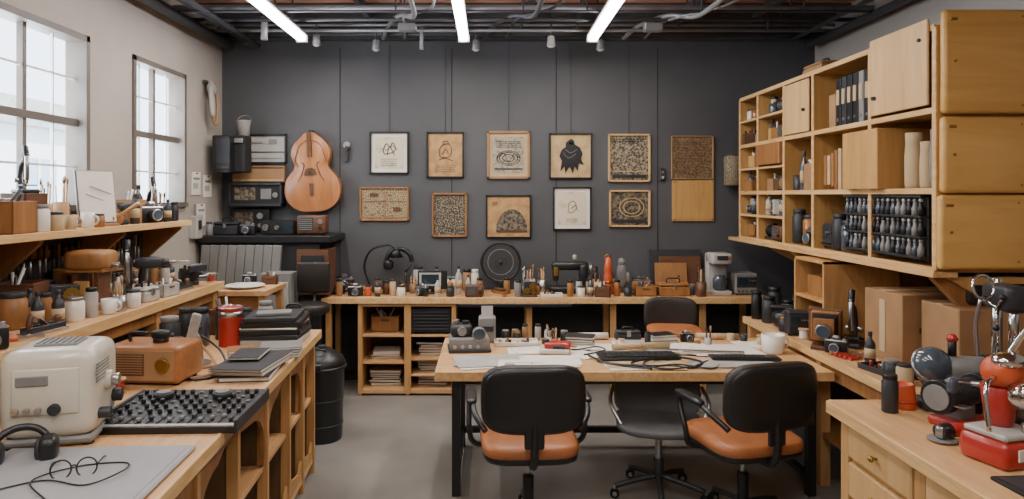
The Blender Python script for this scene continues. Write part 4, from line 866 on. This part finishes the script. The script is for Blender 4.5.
jar(2.38, 4.52, 1.412, .05, .2, 'gls'); jar(2.38, 4.64, 1.412, .05, .24, 'dk'); meter(2.42, 4.76, 1.412, .14, .14, .16, 'dk', -90)
camera_item(2.38, 4.98, 1.412, -80, 1.2); jar(2.40, 5.12, 1.412, .05, .22, 'amb'); jar(2.38, 5.25, 1.412, .05, .26, 'dk'); crate(2.44, 5.0, 1.812, .2, .2, .2, 'brn'); mug(2.38, 5.27, 1.812, .04, .12, 'dk'); bottle(2.38, 5.17, 1.812, .03, .3, 'gls')
for i in (2, 3, 4):
    for z in (1.412, 1.61, 1.812, 2.02, 2.232, 2.45):
        if (i == 3 and z == 2.02) or (i == 2 and z not in (1.412, 1.812)): continue
        scatter(2.36, 2.42, cols[i]+.08, cols[i+1]-.08, z, 5, 1.15 if i > 2 else 1.4, (0, 1, 5, 6, 7, 8, 9, 12), face=-90)
        if i > 2: scatter(2.52, 2.7, cols[i]+.08, cols[i+1]-.08, z, 4, 1.2, (0, 6, 7, 8), face=-90)
scatter(2.5, 2.7, 4.5, 4.78, 1.412, 4, 1.5, (0, 6, 7, 8))
toolbox(2.5, 5.1, 2.664, .3, .2, .1, 'brn', 90)
b = B('cylindrical_lamp_shade', (2.32, YB, 2.0)); b.cyl((0, -.10, -.13), .09, .28, 'a_lin').cyl((0, -.10, .15), .08, .01, 'dk').box((0, -.03, 0), (.05, .05, .08), 'dk'); b.done()

# ------------------------------------------------------------------ right bench (rear section)
b = B('side_workbench')
b.bx(2.01, XR-.03, 2.98, 5.4, .78, .82, 'wl').bx(1.998, 2.012, 2.98, 5.4, .772, .822, 'edge')
for y in (3.05, 4.2, 5.33):
    for x in (2.05, 3.05): b.bx(x-.03, x+.03, y-.03, y+.03, 0, .78, 'wz')
b.bx(2.03, 3.1, 3.0, 5.38, .3, .33, 'wm').bx(2.03, 2.05, 3.0, 5.38, .68, .78, 'wm').bx(2.4, 2.42, 3.0, 5.38, .05, .78, 'blackm').done()
zt = .82
b = B('open_wooden_cabinet', (2.45, 4.72, zt), 0)
b.bx(-.25, .25, -.22, -.2, 0, .52, 'wz').bx(-.25, .25, .2, .22, 0, .52, 'wz').bx(-.25, .25, -.22, .22, 0, .02, 'ply').bx(-.25, .25, -.22, .22, .5, .52, 'ply').bx(.23, .25, -.2, .2, 0, .5, 'plyd').bx(-.25, .23, -.2, .2, .24, .26, 'ply').bx(-.2, .1, -.15, .1, .02, .18, 'brn').bx(-.2, .0, -.1, .12, .26, .4, 'wm'); b.done()
b = B('cardboard_box', (2.54, 4.0, zt), 4)
b.box((0, 0, .2), (.5, .34, .40), 'brn', .004).box((0, 0, .403), (.5, .05, .004), 'paper2', 0).box((-.252, 0, .2), (.004, .05, .3), 'paper2', 0).box((-.1, -.172, .2), (.1, .004, .03), 'wd', 0); b.done()
b = B('cardboard_box', (2.64, 3.60, zt), -4)
b.box((0, 0, .19), (.52, .34, .38), 'brn', .004).box((0, 0, .383), (.52, .05, .004), 'paper2', 0).box((0, -.172, .26), (.05, .004, .2), 'paper2', 0).box((-.15, -.172, .12), (.1, .004, .06), 'wd', 0); b.done()
b = B('black_satchel', (2.66, 3.62, zt+.385), -4); b.box((0, 0, .06), (.36, .2, .12), 'blk', .03, seg=3).box((0, -.1, .07), (.3, .015, .08), 'black', .006).tubep([(-.12, 0, .11), (-.08, 0, .17), (.08, 0, .17), (.12, 0, .11)], .01, 'black', 5).box((0, -.11, .05), (.03, .01, .03), 'brs'); b.done()
b = B('bellows_camera', (2.14, 4.36, zt), -30)
b.box((0, .05, .12), (.2, .03, .22), 'wd', .01).box((0, .03, .12), (.17, .03, .19), 'wm', .01)
for i in range(6): b.box((0, .0-.02*i, .12), (.15-.008*i, .012, .16-.008*i), 'black', .003).box((0, -.01-.02*i, .12), (.13-.008*i, .012, .14-.008*i), 'blackm', .003)
b.box((0, -.13, .12), (.12, .02, .14), 'wm', .005).cyl((0, -.14, .12), .045, .06, 'sil', (90, 0, 0)).cyl((0, -.2, .12), .036, .006, 'gls', (90, 0, 0)).box((0, -.04, .012), (.14, .28, .024), 'wd', .004); b.done()
chisels(2.08, 3.95, zt, 20, 5)
b = B('rotary_telephone', (2.18, 4.98, zt), -20); b.sup((0, 0, .06), (.12, .10, .06), 'black', .6, .8).cyl((0, -.06, .09), .05, .02, 'sil', (55, 0, 0)).sup((0, .02, .135), (.13, .025, .02), 'black', .7, .6); b.done()
for x, y, r, h, c in ((2.1, 5.14, .05, .2, 'dk'), (2.24, 5.14, .05, .17, 'gls'), (2.07, 5.3, .04, .22, 'black'), (2.2, 5.28, .05, .25, 'dk'), (2.36, 5.2, .06, .2, 'gls'), (2.5, 5.24, .05, .18, 'wm')): jar(x, y, zt, r, h, c, 'black')
meter(2.11, 4.70, zt, .14, .12, .16, 'dk', -10); microscope(2.3, 4.34, zt, -40, 1.0, 'dk'); camera_item(2.1, 4.14, zt, -40, .9, 'black')
tray(2.16, 3.72, zt, .2, .2, 'dk', 10); meter(2.22, 3.3, zt, .2, .2, .1, 'dk', -20); chisels(2.1, 3.1, zt, 60, 3); camera_item(2.26, 3.52, zt, -50, 1.1, 'black')
scatter(2.06, 2.3, 3.1, 5.35, zt, 22, 1.15, face=-50)

# right foreground drawer bench
b = B('drawer_workbench')
b.bx(1.45, XR-.03, 1.0, 2.92, .86, .90, 'wl').bx(1.436, 1.452, 1.0, 2.92, .852, .902, 'edge').bx(1.45, XR-.03, 2.915, 2.93, .852, .902, 'edge')
b.bx(1.50, XR-.05, 1.05, 2.88, .05, .86, 'ply')
for y in (2.86, 2.36, 1.86, 1.36): b.bx(1.485, 1.51, y-.03, y+.03, .03, .86, 'wz')
for y0 in (2.4, 1.9, 1.4):
    for z0, z1 in ((.70, .84), (.54, .68), (.30, .52), (.08, .28)):
        b.bx(1.478, 1.50, y0-.0, y0+.42, z0, z1, 'plyl', .006)
        b.cyl((1.478, y0+.21, (z0+z1)/2), .006, .02, 'brs', (0, -90, 0)).sup((1.456, y0+.21, (z0+z1)/2), (.011, .013, .013), 'brs', 1, 1, n=6)
b.done()
zt = .90
b = B('orange_cup', (1.715, 2.83, zt)); b.lathe([(.045, 0), (.05, .01), (.04, .09), (.038, .1), (.034, .1), (.038, .01), (0, .01)], 'orr').tor((0, 0, .03), .048, .004, 'red'); b.done()
b = B('glass_dome_burnisher', (1.88, 2.81, zt), -10)
b.box((0, 0, .02), (.22, .13, .04), 'dk', .01).box((0, 0, .09), (.12, .1, .11), 'gy', .02, seg=2).sup((-.06, -.01, .18), (.075, .06, .075), 'gls', 1, 1).tor((-.06, -.01, .18), .07, .008, 'sil', (60, 0, 0)).cyl((.0, 0, .17), .05, .14, 'gy', (0, 90, 0)).cyl((.14, 0, .17), .06, .03, 'black', (0, 90, 0)).cyl((.02, 0, .22), .016, .06, 'black').sup((.02, 0, .29), (.022, .022, .02), 'red', 1, 1, n=6).box((0, -.067, .03), (.1, .006, .03), 'red'); b.done()
b = B('bench_grinder', (1.80, 2.62, zt), 25, .8)
b.box((0, 0, .02), (.24, .16, .04), 'red', .01).box((0, 0, .07), (.1, .1, .08), 'gy', .01).cyl((-.1, 0, .15), .065, .2, 'dk', (0, 90, 0)).cyl((-.17, 0, .15), .08, .05, 'black', (0, 90, 0)).cyl((.12, 0, .15), .08, .05, 'black', (0, 90, 0)).cyl((-.18, 0, .15), .06, .012, 'gy', (0, 90, 0)).cyl((.168, 0, .15), .06, .012, 'gy', (0, 90, 0)).box((-.14, -.1, .13), (.06, .05, .008), 'sil').box((.14, -.1, .13), (.06, .05, .008), 'sil').sup((-.14, -.06, .22), (.04, .02, .04), 'gls', .6, .6).box((0, -.082, .03), (.05, .006, .02), 'wht'); b.done()
b = B('chrome_polisher', (2.04, 2.56, zt), -30)
b.cyl((0, 0, 0), .07, .03, 'black').cyl((0, 0, .03), .05, .13, 'sil').sup((0, 0, .19), (.075, .075, .055), 'chrome', 1, 1).cyl((-.08, 0, .17), .045, .06, 'dk', (0, -90, 0), .055).cyl((0, 0, .24), .015, .05, 'black').tubep([(.05, 0, .15), (.12, 0, .16), (.14, 0, .08)], .012, 'black', 4); b.done()
b = B('drill_press', (2.12, 2.81, zt), -10)
b.box((0, 0, .015), (.16, .18, .03), 'dk', .006).cyl((0, .06, .03), .02, .5, 'chrome').box((0, 0, .46), (.09, .2, .11), 'dk', .025, seg=3).cyl((0, -.06, .26), .018, .15, 'chrome').cyl((0, -.06, .2), .008, .08, 'sil').cyl((0, -.03, .2), .06, .012, 'sil').box((0, .02, .2), (.05, .08, .03), 'dk')
for i in range(3):
    a = D(120*i+20); b.tubep([(-.05, -.04, .42), (-.06, -.04+.08*math.cos(a), .42+.08*math.sin(a))], .006, 'chrome').sup((-.06, -.04+.08*math.cos(a), .42+.08*math.sin(a)), (.013,)*3, 'black', 1, 1, n=6)
b.tor((-.09, -.02, .5), .05, .006, 'chrome', (80, 0, 20)).tubep([(-.07, 0, .03), (-.1, .02, .3), (-.09, 0, .45)], .008, 'sil', 4).done()
b = B('espresso_lever_machine', (1.70, 2.26, zt), 15)
b.box((0, 0, .045), (.19, .17, .09), 'red', .02, seg=2).box((0, 0, .1), (.17, .15, .02), 'lgy', .006).cyl((.02, .03, .11), .04, .13, 'red', r2=.055).sup((.02, .02, .29), (.065, .055, .055), 'orr', .9, .9).cyl((.02, -.03, .22), .045, .06, 'chrome', (70, 0, 0)).sup((.02, .0, .33), (.055, .045, .03), 'chrome', 1, 1).tubep([(.04, .02, .33), (.07, .0, .4), (.10, -.04, .47)], .012, 'chrome', 4).sup((.105, -.045, .48), (.02, .02, .032), 'red', .9, .9).tubep([(-.04, 0, .28), (-.1, -.02, .25), (-.11, -.04, .12)], .008, 'chrome', 5).cyl((.03, -.07, .11), .028, .03, 'sil').box((0, -.087, .05), (.1, .006, .04), 'wht'); b.done()
b = B('angle_grinder', (1.70, 2.46, zt), 195, .8); b.cyl((-.13, 0, .045), .03, .2, 'red', (0, 90, 0)).cyl((.07, 0, .045), .034, .06, 'black', (0, 90, 0)).cyl((.11, 0, .02), .028, .05, 'sil').cyl((.11, 0, .008), .06, .006, 'gy').box((-.17, 0, .042), (.1, .05, .045), 'black', .015, seg=2); b.done()
drill(1.90, 2.42, zt, 150, 1.0, 'orr'); drill(2.05, 2.3, zt, 200, 1, 'red')
b = B('black_bench_mat', (1.69, 2.02, zt), 3); b.box((0, 0, .006), (.28, .2, .012), 'rub', .004).box((0, 0, .0125), (.25, .17, .001), 'dk', 0); b.done()
vise(2.42, 2.2, zt, 30, 1.2, 'dk'); jar(2.55, 2.6, zt, .06, .3, 'dk'); jar(2.6, 2.82, zt, .06, .25, 'red'); jar(2.36, 2.83, zt, .05, .2, 'gls')
pencup(2.26, 2.68, zt, .04, .15, 'sil')
scatter(1.62, 2.6, 2.3, 2.86, zt, 14, 1.1, (0, 2, 3, 5, 7, 9, 13))

# ------------------------------------------------------------------ lighting
w = bpy.data.worlds.new('world'); bpy.context.scene.world = w; w.use_nodes = True
bg = w.node_tree.nodes['Background']; bg.inputs[0].default_value = (.76, .87, 1, 1); bg.inputs[1].default_value = 6.0
def area(name, loc, sx, sy, e, rot=(0, 0, 0), col=(1, .91, .80)):
    l = bpy.data.lights.new(name, 'AREA'); l.shape = 'RECTANGLE'; l.size = sx; l.size_y = sy; l.energy = e; l.color = col
    o = bpy.data.objects.new(name, l); o.location = loc; o.rotation_euler = [D(a) for a in rot]; bpy.context.scene.collection.objects.link(o)
for i, x in enumerate((-1.65, -.23, .90)):
    area('tube_light', (x, 4.8, 3.115), .1, 2.3, 32); area('tube_light', (x, .8, 3.115), .1, 2.3, 25)  # second lamp goes with the added, unseen fill row
for a, c in W:
    area('window_daylight', (XL-.3, (a+c)/2, 2.25), 1.1, c-a, 42, (0, -90, 0), (.9, .95, 1))
sl = bpy.data.lights.new('sun', 'SUN'); sl.energy = 9; sl.angle = .05; sl.color = (1, .97, .93)
so = bpy.data.objects.new('sun', sl); so.rotation_euler = (0, D(50), D(10)); so.location = (6, 4, 8); bpy.context.scene.collection.objects.link(so)

cam = bpy.data.cameras.new('camera'); co = bpy.data.objects.new('camera', cam); bpy.context.scene.collection.objects.link(co)
co.location = (0, 0, 1.78); co.rotation_euler = (D(90), 0, 0)
cam.lens = 24; cam.sensor_width = 36; cam.shift_x = 22/1024; cam.shift_y = -54.5/1024; cam.clip_start = .05
bpy.context.scene.camera = co
